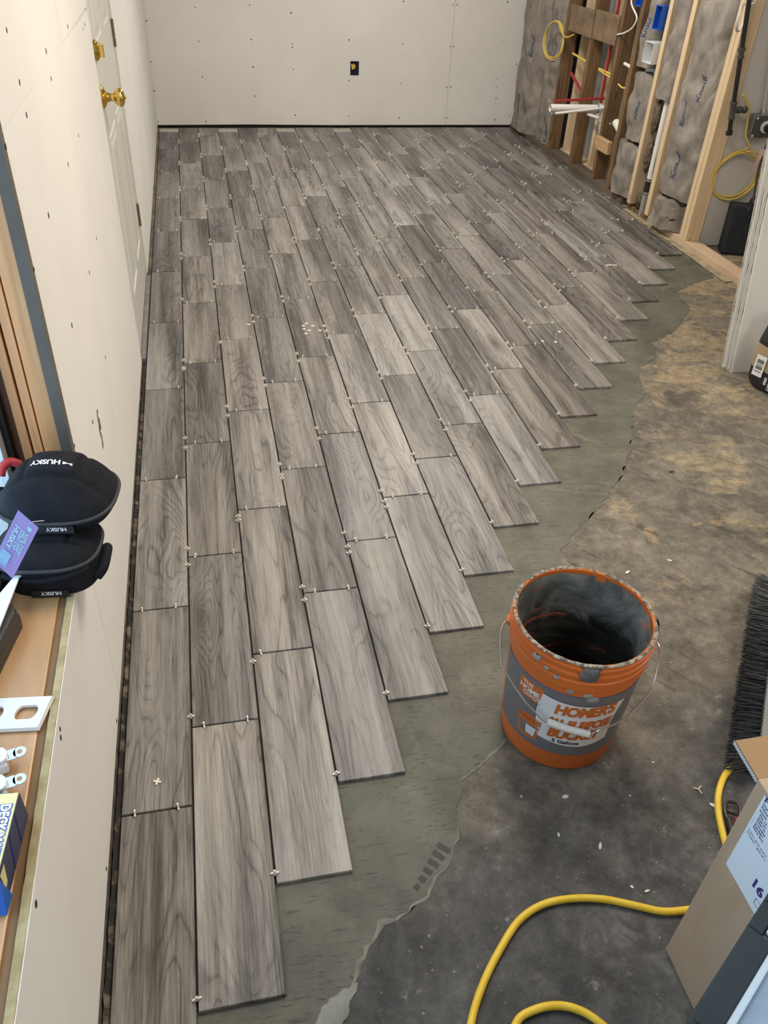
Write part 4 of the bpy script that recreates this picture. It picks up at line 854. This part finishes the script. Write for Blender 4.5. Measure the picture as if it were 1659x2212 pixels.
MB().tube(smoothpath([(2.815, 4.97, .456), (2.845, 4.97, .452), (2.865, 4.97, .435), (2.872, 4.97, .40), (2.872, 4.97, .375)], 5), .029, 18).build('elbow', PVC, tp, smooth=True)
MB().tube([(2.812, 4.97, .456), (2.818, 4.97, .456)], .0298, 18).build('glue_ring', M('purple_primer', (.20, .16, .22), .6), tp, smooth=True)
MB().tube([(2.872, 4.97, .38), (2.874, 4.97, .345), (2.88, 4.965, .27)], [.022, .021, .016], 16).build('drop_pipe', PVC, tp, smooth=True)
def stub(a, b, mat, label):
    t = thing('supply_stub', label, 'pipe', a); a, b = Vector(a), Vector(b); MB().tube([a, b], .0085, 12).build('pipe_run', mat, t, smooth=True)
    d = (b-a).normalized(); MB().tube([b, b+d*.030], .007, 10).tube([b+d*.018, b+d*.018+Vector((0, -.004, .022))], .0075, 10).build('stop_valve', STEEL, t, smooth=True)
    return t
stub((2.855, 4.97, .519), (2.490, 4.972, .500), RED, 'red water supply stub with shiny stop valve above the drain stub')
stub((2.862, 4.918, .471), (2.497, 4.925, .433), PVC, 'white water supply stub with stop valve crossing under the drain stub')
tubething('water_pipe', [rw(5.03, .035, .48), rw(5.03, .035, .8), rw(5.03, .035, 2.3)], .011, RED, 'vertical red water pipe between the brown studs', 'pipe', False)
tubething('water_pipe', [rw(5.56, .03, .575), rw(5.30, .03, .475)], .0105, RED, 'short slanting red water pipe between the brown studs', 'pipe', False)
tubething('water_pipe', [rw(5.20, .045, .372), rw(5.0, .05, .385), rw(4.85, .05, .388)], .0105, PVC, 'slim white pipe slanting below the drain stub', 'pipe')
o = tubething('vent_pipe', [rw(4.80, .06, .405), rw(4.72, .06, .375), rw(4.64, .06, .335)], .026, PVC, 'short thick white pipe behind the last brown stud', 'pipe')
tubething('water_pipe', [rw(4.80, .04, .752), rw(4.645, .04, .742)], .010, PVC, 'short white pipe piece high between the brown studs', 'pipe', False)
tubething('house_wire', [rw(5.59, .03, .698), rw(5.30, .03, .678)], .0075, YEL, 'yellow house wire crossing the bay beside first brown stud', 'cable', False)
tubething('house_wire', [rw(5.13, .03, .672), rw(4.89, .03, .668)], .0062, YEL, 'upper of paired yellow wires crossing the middle stud bay', 'cable', False)
tubething('house_wire', [rw(5.13, .03, .665), rw(4.89, .03, .645)], .0062, YEL, 'lower of paired yellow wires crossing the middle stud bay', 'cable', False)
tubething('house_wire', [rw(4.81, .03, .632), rw(4.75, .03, .622), rw(4.655, .03, .635)], .0055, YEL, 'short yellow wire loop entering the last brown stud', 'cable')
tubething('house_wire', [rw(4.90, -.004, .900), rw(4.78, -.012, .925), rw(4.69, -.012, .965), rw(4.665, -.01, 1.02), rw(4.755, -.012, 1.075), rw(4.79, -.010, 1.13), rw(4.85, -.012, 1.3)], .0052, PVC, 'white cable curving over the brown stud faces', 'cable')
def sbox(u0, u1, z0, z1, mat, name, label, cat, d0=-.004, d1=.06):
    r = thing(name, label, cat, rw((u0+u1)/2, d1, z0)); t = .004; m = MB()
    rbox(m, u0, u0+t, d0, d1, z0, z1); rbox(m, u1-t, u1, d0, d1, z0, z1); rbox(m, u0+t, u1-t, d0, d1, z0, z0+t); rbox(m, u0+t, u1-t, d0, d1, z1-t, z1); rbox(m, u0+t, u1-t, d1-t, d1, z0+t, z1-t)
    m.build('box_shell', mat, r); return r
r = sbox(4.345, 4.42, .990, 1.11, BLUE, 'switch_box', 'bright blue plastic switch box set among kraft beside pale stud', 'outlet box', -.030)
rbox(MB(), 4.365, 4.40, .02, .025, 1.02, 1.08).build('box_tab', BLUE, r)
sbox(4.660, 4.74, 1.075, 1.18, BLUE, 'switch_box', 'blue plastic box near the top between brown studs', 'outlet box', -.004)
r = sbox(4.345, 4.455, .815, .925, M('white_abs', (.72, .74, .74), .35), 'washer_box', 'white supply outlet box with brass fittings beside pale stud', 'outlet box', -.032)
m = MB(); lathe_axis(m, [(.001, 0), (.012, 0), (.012, .012), (.006, .014), (.006, .03), (.001, .03)], rw(4.405, .035, .842), (-1, 0, 0), 12); m.build('brass_valve', BRASS, r, smooth=True)

# ---- things on the sill: knee pads
def pad(base, rz, zb, wx, wy, hh, label, top, sf=.3, pw=2.6, name='knee_pad'):
    r = thing(name, label, 'knee pad', (base[0], base[1], zb), mtx=Matrix.Translation((base[0], base[1], zb)) @ Matrix.Rotation(rz, 4, 'Z')); ORG[r.name] = Vector((0, 0, 0))
    ex = .72
    def foot(th, k=1.0): c, s = math.cos(th), math.sin(th); return wx*k*math.copysign(abs(c)**ex, c), wy*k*math.copysign(abs(s)**ex, s)
    def dome(u, v):
        th = 2*PI*u; k = 1-v; x, y = foot(th, k); z = hh*sf+hh*(1-sf)*(1-k**pw)**.75
        # stitched ridges: a raised central shield and side seams
        gx = abs(abs(x)-wx*.46)/(wx*.05); z -= .0060*math.exp(-gx*gx)*(1 if y > -wy*.35 else 0)
        gy = abs(y+wy*.38)/(wy*.05); z -= .0060*math.exp(-gy*gy)
        if abs(x) < wx*.42 and y > -wy*.33: z += .004*(1 if top else .3)
        return Vector((x, y, z))
    MB().grid(96, 36, dome).build('outer_shell', BLACKF, r, smooth='all', local=True)
    def sidew(u, v): th = 2*PI*u; k = 1-.10*(1-v)+.03*math.sin(v*PI); x, y = foot(th, k); return Vector((x, y, hh*sf*v))
    MB().grid(64, 6, sidew).add([sidew(i/48, 0) for i in range(48)], [tuple(range(48))]).build('foam_body', BLACKF, r, smooth='all', local=True)
    MB().tube([Vector((*foot(2*PI*i/80, 1.01), hh*sf)) for i in range(80)], .0042, 8, closed=True).build('piping', M('black_piping', (.022, .023, .026), .6), r, smooth='all', local=True)
    def hgt(x, y):
        k = ((abs(x)/wx)**(2/ex)+(abs(y)/wy)**(2/ex))**(ex/2); z = hh*sf+hh*(1-sf)*(1-min(1, k)**pw)**.75
        return z+(.004 if top and abs(x) < wx*.42 and y > -wy*.33 else 0)
    return r, hgt
kp1, dm1 = pad((-.205, .630), math.radians(-6), .488, .092, .076, .100, 'lower black knee pad of the stack, resting on the window sill', False, .66, 4.0)
kp2, dm2 = pad((-.182, .702), math.radians(-8), .590, .104, .090, .104, 'upper black knee pad with white lettering, stacked on another pad', True, .24, 2.2)
lettering('HUSKY', .017, lambda a, b: Vector((.020-a, -.006-b, dm2(.020-a, -.006-b)+.0012)), WHT, kp2, bold=.0006, shear=-.1, local=True, L=.004)
onp = lambda x, y: Vector((x, y, dm2(x, y)+.0012))
MB().add([onp(.024, -.016), onp(.034, -.012), onp(.024, -.008)], [(0, 1, 2)]).add([onp(.032, -.011), onp(.0405, -.016), onp(.040, -.009)], [(0, 1, 2)]).build('arrow_mark', WHT, kp2, local=True, fix=False)
MB().tube(smoothpath([(-.095, .02, .020), (-.115, .015, .028), (-.122, .000, .020), (-.112, -.03, .006)], 5), [.004]*16, 8).build('strap', BLACKF, kp2, smooth='all', local=True)
MB().tube(smoothpath([(-.078, .050, .060), (-.094, .046, .070), (-.106, .036, .064), (-.110, .026, .050)], 5), .008, 10).build('red_clip', M('red_webbing', (.42, .025, .03), .5), kp2, smooth='all', local=True)
for k_, (pd, z, y, x) in enumerate(((kp2, .016, -.0915, .015), (kp1, .014, -.0745, .010))):
    m = MB().box(x-.035, x+.030, y-.0012, y, z-.011, z+.005); m.build('woven_label', BLK, pd, local=True)
    lettering('HUSKY', .0115, lambda a, b, x=x, y=y, z=z: Vector((x+.018-a, y-.0018, z+.003-b)), WHT, pd, bold=.0003, local=True)
MB().tube(smoothpath([(.086, -.04, .02), (.098, -.03, .035), (.100, .01, .045), (.090, .03, .022)], 5), .010, 10).build('strap', BLACKF, kp1, smooth='all', local=True)
MB().tube(smoothpath([(-.07, -.066, .050), (-.02, -.078, .046), (.04, -.076, .052), (.080, -.055, .058)], 6), .006, 8).build('strap', BLACKF, kp1, smooth='all', local=True)
# hang tag
TAGC = ((-0.222, 0.568, 0.684), (-0.196, 0.562, 0.647), (-0.247, 0.515, 0.578), (-0.27, 0.52, 0.617))
tcn = [Vector(p) for p in TAGC]
tu, tvv = (tcn[1]-tcn[0]), (tcn[3]-tcn[0]); tn = tu.cross(tvv).normalized(); tn = tn if tn.dot(Vector((CX, CY, CZ))-tcn[0]) > 0 else -tn
ht = thing('hang_tag', 'lilac cardboard hang tag with white lettering hanging from knee pads', 'tag', tcn[2])
MB().add(tcn+[v-tn*.0008 for v in tcn], [(0, 1, 2, 3), (7, 6, 5, 4)]+[(i, (i+1) % 4, 4+(i+1) % 4, 4+i) for i in range(4)]).build('card', M('lilac_card', (.36, .27, .62), .45, c2=(.27, .28, .66), ns=9), ht)
def tgt(s, size, a, b, mat=WHT, bold=.0003):     # runs down the long side
    ul, vl = tu.normalized(), tvv.normalized()
    lettering(s, size, lambda x, y: tcn[0]+tu*a+tvv*b+vl*x+(-ul)*(-y)*1.0+tn*.0006, mat, ht, bold=bold)
CY_ = M('cyan_print', (.36, .62, .80), .5)
tgt('HUSKY', .013, .16, .22, CY_, .0006)
for i, s_ in enumerate(('HARD CAP', 'GEL FOAM', 'KNEE PADS')): tgt(s_, .0075, .42+.13*i, .22, CY_, .0003)
def trect(a0, a1, b0, b1, mat, name, off=.0006): MB().add([tcn[0]+tu*a+tvv*b+tn*off for a, b in ((a0, b0), (a1, b0), (a1, b1), (a0, b1))], [(0, 1, 2, 3)]).build(name, mat, ht, fix=False)
trect(.08, .52, .70, .95, M('blue_panel', (.22, .42, .72), .5), 'info_panel')
for i in range(5): trect(.15+.07*i, .18+.07*i, .72, .90-.03*(i % 3), CY_, 'info_line', .0009)
trect(.62, .80, .10, .17, CY_, 'size_square')
for i in range(3): trect(.62+.07*i, .635+.07*i, .55, .80, CY_, 'small_print', .0008)
MB().tube(smoothpath([tcn[0].lerp(tcn[1], .6)+tvv*.05, (-.215, .59, .640), (-.195, .602, .632)], 5), .0007, 5).build('tag_thread', WHT, ht)

# ---- pale pointed strip, dark offcuts and a tape roll
pv = [Vector(p) for p in ((-.250, .578, .546), (-.246, .560, .546), (-.249, .556, .546), (-.272, .40, .534), (-.318, .40, .534), (-.288, .50, .540))]
o = MB().add(pv+[v+Vector((0, 0, -.003)) for v in pv], [tuple(range(6)), tuple(range(6, 12))[::-1]]+[(i, (i+1) % 6, 6+(i+1) % 6, 6+i) for i in range(6)]).build('plastic_shim', M('pale_plastic', (.72, .74, .76), .4)); tag(o, 'pale pointed plastic shim lying across dark offcuts on the sill', 'shim')
for k in range(3):
    pv = [(-.246, .486), (-.252, .508), (-.297, .50), (-.297, .25), (-.292, .25)]
    pv = [(x-.0015*k, y-.003*k) for x, y in pv]
    o = MB().prism(pv, lambda u, v, w: (u, v, w), .488+.0148*k, .488+.0148*k+.0140).build('plank_offcut', M('dark_offcut', (.030, .025, .021), .6, c2=(.060, .050, .042), ns=20, st=(1, 1, 8)), bevel=.001)
    tag(o, ('lowest dark plank offcut in the stack on the sill', 'middle dark plank offcut in the stack on the sill', 'topmost dark plank offcut in the stack under the shim')[k], 'offcut')
o = hollow(MB(), (-.270, .600, .5045), (-.300, .600, .5045), .0160, .012).build('tape_roll', M('dull_tape', (.06, .06, .055), .6), smooth=True); tag(o, 'small dark tape roll beside the knee pads on the sill', 'tape')
# ---- outlet cover plate
pc_ = [(-.1735, .3135), (-.189, .2500), (-.302, .262), (-.290, .328)]
pv = [Vector((x, y, 0)) for x, y in pc_]; o0, e1_, e2_ = pv[1], (pv[2]-pv[1]), (pv[0]-pv[1])
def plt(a, b, z): p = o0+e1_*a+e2_*b; return Vector((p.x, p.y, z))
bm = bmesh.new(); NP = 28
def duplex(cx, n=24): 
    L = []
    for k in range(n):
        t = 2*PI*k/n; x, y = .165*math.cos(t), max(-.20, min(.20, .26*math.sin(t)))
        L.append((cx+x*.9, .5+y*1.05))
    return L
outer = [(0, 0), (1, 0), (1, 1), (0, 1)]; tops = []
def ring_verts(ps, z): return [bm.verts.new(plt(a, b, z)) for a, b in ps]
zt = .4965
ot = ring_verts([(.02, .03), (.98, .03), (.98, .97), (.02, .97)], zt); h1 = ring_verts(duplex(.27), zt); h2 = ring_verts(duplex(.73), zt)
eds = []
for rv in (ot, h1, h2): eds += [bm.edges.new((rv[i], rv[(i+1) % len(rv)])) for i in range(len(rv))]
bmesh.ops.triangle_fill(bm, use_beauty=True, edges=eds)
ob_ = ring_verts(outer, .4905)
for i in range(4): bm.faces.new((ob_[i], ob_[(i+1) % 4], ot[(i+1) % 4], ot[i]))
for hv, ps in ((h1, duplex(.27)), (h2, duplex(.73))):
    lv = ring_verts(ps, .491)
    for i in range(len(hv)): bm.faces.new((hv[i], hv[(i+1) % len(hv)], lv[(i+1) % len(hv)], lv[i]))
ctr = Vector((sum(p.x for p in pv)/4, sum(p.y for p in pv)/4, .4885)); bmesh.ops.translate(bm, verts=bm.verts, vec=-ctr); bmesh.ops.recalc_face_normals(bm, faces=bm.faces)
me = D.meshes.new('outlet_cover'); bm.to_mesh(me); bm.free(); me.materials.append(M('glossy_white', (.72, .73, .75), .25)); o = D.objects.new('outlet_cover', me); COL.objects.link(o); o.location = ctr
tag(o, 'white duplex outlet cover plate lying on the wooden sill', 'cover plate')
# ---- two loose receptacles
def receptacle(px, py, rz, label):
    r = thing('outlet_receptacle', label, 'receptacle', (px, py, .488), mtx=Matrix.Translation((px, py, .488)) @ Matrix.Rotation(rz, 4, 'Z')); ORG[r.name] = Vector((0, 0, 0))
    GW = M('glossy_white', (.72, .73, .75), .25)
    MB().box(-.033, .033, -.015, .015, .002, .022).build('receptacle_body', GW, r, bevel=.003, local=True)
    st = MB().box(-.046, .046, -.0095, .0095, .022, .0235)
    for s in (-1, 1):
        n = 16; m = st; ring = []; 
        vs = [(s*.052+.0095*math.cos(2*PI*k/n), .0095*math.sin(2*PI*k/n), z) for z in (.022, .0235) for k in range(n)]+[(s*.052+.004*math.cos(2*PI*k/n), .004*math.sin(2*PI*k/n), z) for z in (.022, .0235) for k in range(n)]
        fs = []
        for k in range(n):
            j = (k+1) % n; fs += [(n+k, n+j, 3*n+j, 3*n+k), (k, j, 2*n+j, 2*n+k), (k, j, n+j, n+k), (2*n+k, 2*n+j, 3*n+j, 3*n+k)]
        m.add(vs, fs)
    st.build('mounting_strap', M('zinc_strap', (.60, .64, .70), .3, .7), r, local=True)
    for s in (-1, 1):
        f = MB().prism([(s*.0195+.0165*math.cos(2*PI*k/24), max(-.0135, min(.0135, .0172*math.sin(2*PI*k/24)))) for k in range(24)], lambda u, v, w: (u, v, w), .0225, .031).build('socket_face', GW, r, local=True, bevel=.0015)
        MB().box(s*.0195-.004, s*.0195+.004, .0048, .0060, .0305, .0313).box(s*.0195-.004, s*.0195+.004, -.0060, -.0048, .0305, .0313).build('socket_slot', BLK, f, local=True)
    MB().box(.030, .035, .008, .014, .003, .018).build('terminal_screw', BRASS, r, local=True)
    return r
receptacle(-.2565, .1855, math.radians(14), 'white loose outlet receptacle next to the cover plate on the sill')
receptacle(-.2500, .1375, math.radians(14), 'white loose outlet receptacle touching the blue and yellow screw box')
# ---- carton of deck screws
q0 = Vector((-.186, .104, .488)); ba = math.radians(-4)
dmx = thing('screw_box', 'blue and yellow carton of screws on the window sill', 'carton', q0, mtx=Matrix.Translation(q0) @ Matrix.Rotation(ba, 4, 'Z')); ORG[dmx.name] = Vector((0, 0, 0))
hB = .056; wB, lB = .105, .122
MB().box(-wB, 0, -lB, 0, 0, hB).build('carton_body', M('carton_navy', (.035, .04, .085), .5, c2=(.06, .065, .12), ns=15), dmx, bevel=.001, local=True)
CYE = M('carton_yellow', (.72, .66, .30), .4)
tp_ = MB().add([(-wB+.001, -lB+.001, hB+.0006), (-.001, -lB+.001, hB+.0006), (-.001, -.001, hB+.0006), (-wB+.001, -.001, hB+.0006)], [(0, 1, 2, 3)]).build('carton_top', CYE, dmx, local=True, fix=False)
CBL = M('carton_blue', (.015, .12, .50), .35); CBD = M('carton_dark_blue', (.03, .05, .30), .4)
MB().add([(-wB-.001, -lB-.001, hB), (.001, -lB-.001, hB), (.004, -lB-.022, .004), (-wB-.001, -lB-.022, .004)], [(0, 1, 2, 3)]).add([(.001, -lB-.001, hB), (.004, -lB-.022, .004), (.004, -lB+.006, .002), (.001, -lB+.003, .03)], [(0, 1, 2, 3)]).build('carton_end_flap', CBL, dmx, local=True, fix=False)
MB().add([(-.0285, -.020, hB+.001), (-wB+.001, -.020, hB+.001), (-wB+.001, -lB+.045, hB+.001), (-.0285, -lB+.045, hB+.001)], [(0, 1, 2, 3)]).build('carton_panel', CBD, tp_, local=True, fix=False)
fT = lambda s, size, x, y, mat, bold, off: lettering(s, size, lambda a, b: Vector((x+b, y-a, hB+off)), mat, tp_, bold=bold, local=True, squash=1.2)
fT('DECK MATE', .0150, -.0185, -.018, M('carton_ink', (.10, .16, .45), .5), .0019, .0010); fT('DECK MATE', .0150, -.0185, -.018, M('carton_white', (.72, .76, .82), .4), .0006, .0016)
MB().add([(.0006, -.030, .054), (.0006, -.034, .054), (.0006, -.044, .003), (.0006, -.040, .003)], [(0, 1, 2, 3)]).add([(.0006, -.060, .054), (.0006, -.066, .054), (.0006, -.082, .003), (.0006, -.076, .003)], [(0, 1, 2, 3)]).build('side_stripe', M('carton_mid', (.02, .03, .16), .5), dmx, local=True, fix=False)
MB().add([(.0006, -.100, .050), (.0006, -.118, .052), (.0006, -.118, .020), (.0006, -.108, .022)], [(0, 1, 2, 3)]).build('side_patch', CYE, dmx, local=True, fix=False)
# white small print on the blue end flap
for i in range(5):
    a = -.085+.016*i; MB().add([(a, -lB-.0187, .0125), (a+.010, -lB-.0187, .0125), (a+.010, -lB-.0200, .0085), (a, -lB-.0200, .0085)], [(0, 1, 2, 3)]).build('flap_print', M('carton_white', (.72, .76, .82), .4), dmx, local=True, fix=False)

# ---- tile spacers
sm_ = MB(); a_, t2, th_ = .0082, .0021, .0016
sm_.box(-a_, a_, -th_, th_, -t2, t2).box(-t2, t2, -th_, th_, t2, a_).box(-t2, t2, -th_, th_, -a_, -t2)
sp_me = D.meshes.new('tile_spacer'); sp_me.from_pydata([tuple(v) for v in sm_.v], [], sm_.f); sp_me.materials.append(PLAST)
rs = random.Random(21); spots = []
for c, n, x0, x1, yj in joints:
    if n == 0:
        if c > 1: spots.append((x0-G/2, yj+.022, 0, rs.uniform(-.2, .2)))
        continue
    if yj > 6.36: continue
    if c > 1:
        for dy in (.030+rs.uniform(-.008, .012), -.030+rs.uniform(-.012, .008)):
            if rs.random() < .93: spots.append((x0-G/2, yj+dy, 0, rs.uniform(-.12, .12)))
        if rs.random() < .12: spots.append((x0-G/2, yj-.055, 0, rs.uniform(-.1, .1)))
    for fx in (.17, .83):
        if rs.random() < .93: spots.append((x0+(x1-x0)*(fx+rs.uniform(-.05, .05)), yj, 1, rs.uniform(-.35, .35)))
spots.sort(key=lambda s: (Vector((s[0], s[1], 0))-Vector((CX, CY, CZ))).length)
rest = MB()
for i, (x, y, k, j) in enumerate(spots):
    rot = Matrix.Rotation((PI/2 if k else 0)+j, 4, 'Z') @ Matrix.Rotation(rs.uniform(-.1, .1), 4, 'X')
    mt = Matrix.Translation((x, y, t2+.0006)) @ rot
    if i < 290:
        o = D.objects.new('tile_spacer', sp_me); COL.objects.link(o); o.matrix_world = mt
        if k: tag(o, 'small white plastic cross spacer standing in a short end joint between planks', 'tile spacer', 'spacers in the short joints')
        else: tag(o, 'small white plastic cross spacer standing in a long joint between planks', 'tile spacer', 'spacers in the long joints')
    else: rest.add([mt @ v for v in sm_.v], sm_.f)
o = rest.build('tile_spacers', PLAST, origin=(0, 0, 0)); tag(o, 'scatter of far white cross spacers in the plank joints', 'tile spacer', None, 'stuff')
for i, (x, y) in enumerate([(-.076, .473), (.539, 2.755), (.522, 2.732), (.565, 2.727), (.522, 2.698), (.542, 2.682), (.589, 2.676), (.614, 2.722), (.524, 2.651), (.283, 2.773), (1.665, 2.54), (2.269, 3.322), (2.245, 3.315), (2.297, 3.312), (2.257, 3.318), (2.283, 3.316), (1.609, 2.441), (1.554, 2.457)]):
    o = D.objects.new('tile_spacer', sp_me); COL.objects.link(o)
    o.matrix_world = Matrix.Translation((x, y, th_+.0006)) @ Matrix.Rotation(rs.uniform(0, 3), 4, 'Z') @ Matrix.Rotation(PI/2, 4, 'X')
    tag(o, 'loose white cross spacer lying flat on a plank face', 'tile spacer', 'loose spacers on the planks')
# ---- crumbs on the slab
for i, (x, y, s) in enumerate(((.788, .282, .0075), (.816, .161, .0055), (.843, .068, .004), (.869, .055, .004), (.693, .300, .003), (1.10, .205, .006), (1.02, .33, .003), (.74, .20, .0035), (.93, .26, .0028), (1.25, .95, .006), (1.45, .62, .006), (1.40, .98, .005))):
    p = fl(x, y); m = MB(); n = 7
    ps = [(s*(1+.5*noise.noise(Vector((k*1.3, i, 0))))*math.cos(2*PI*k/n)*(1.6 if i % 2 else 1), s*(.6+.3*noise.noise(Vector((k, i, 4))))*math.sin(2*PI*k/n)) for k in range(n)]
    a = i*1.1; ps = [(p[0]+u*math.cos(a)-v*math.sin(a), p[1]+u*math.sin(a)+v*math.cos(a)) for u, v in ps]
    o = m.prism(ps, lambda u, v, w: (u, v, w), ZF+.0003, ZF+.002+s*.2).build('mortar_crumb', M('crumb_white', (.66, .64, .58), .9)); tag(o, 'small pale crumb of plaster lying on the dark concrete', 'crumb', 'pale crumbs on the slab')
q0 = Vector(fl(1.088, .248)); m = MB().tube([q0+Vector((-.010, .004, .0022)), q0+Vector((.0, .0, .0025)), q0+Vector((.010, .006, .0022))], .0016, 5).tube([q0+Vector((.0, .0, .0025)), q0+Vector((.002, -.012, .0022))], .0015, 5)
o = m.build('wood_splinter', M('pale_splinter', (.62, .56, .42), .8)); tag(o, 'forked pale splinter on the concrete near the yellow cord', 'splinter')
q0 = Vector(fl(1.635, 1.416)); o = MB().grid(6, 6, lambda u, v: q0+Vector(((u-.5)*.022, (v-.5)*.012*(1-abs(u-.5)), .0015+.004*abs(math.sin(u*7+v*3))))).build('dead_leaf', M('dry_leaf', (.12, .045, .018), .8)); tag(o, 'small dry brown leaf on the bare concrete', 'leaf')
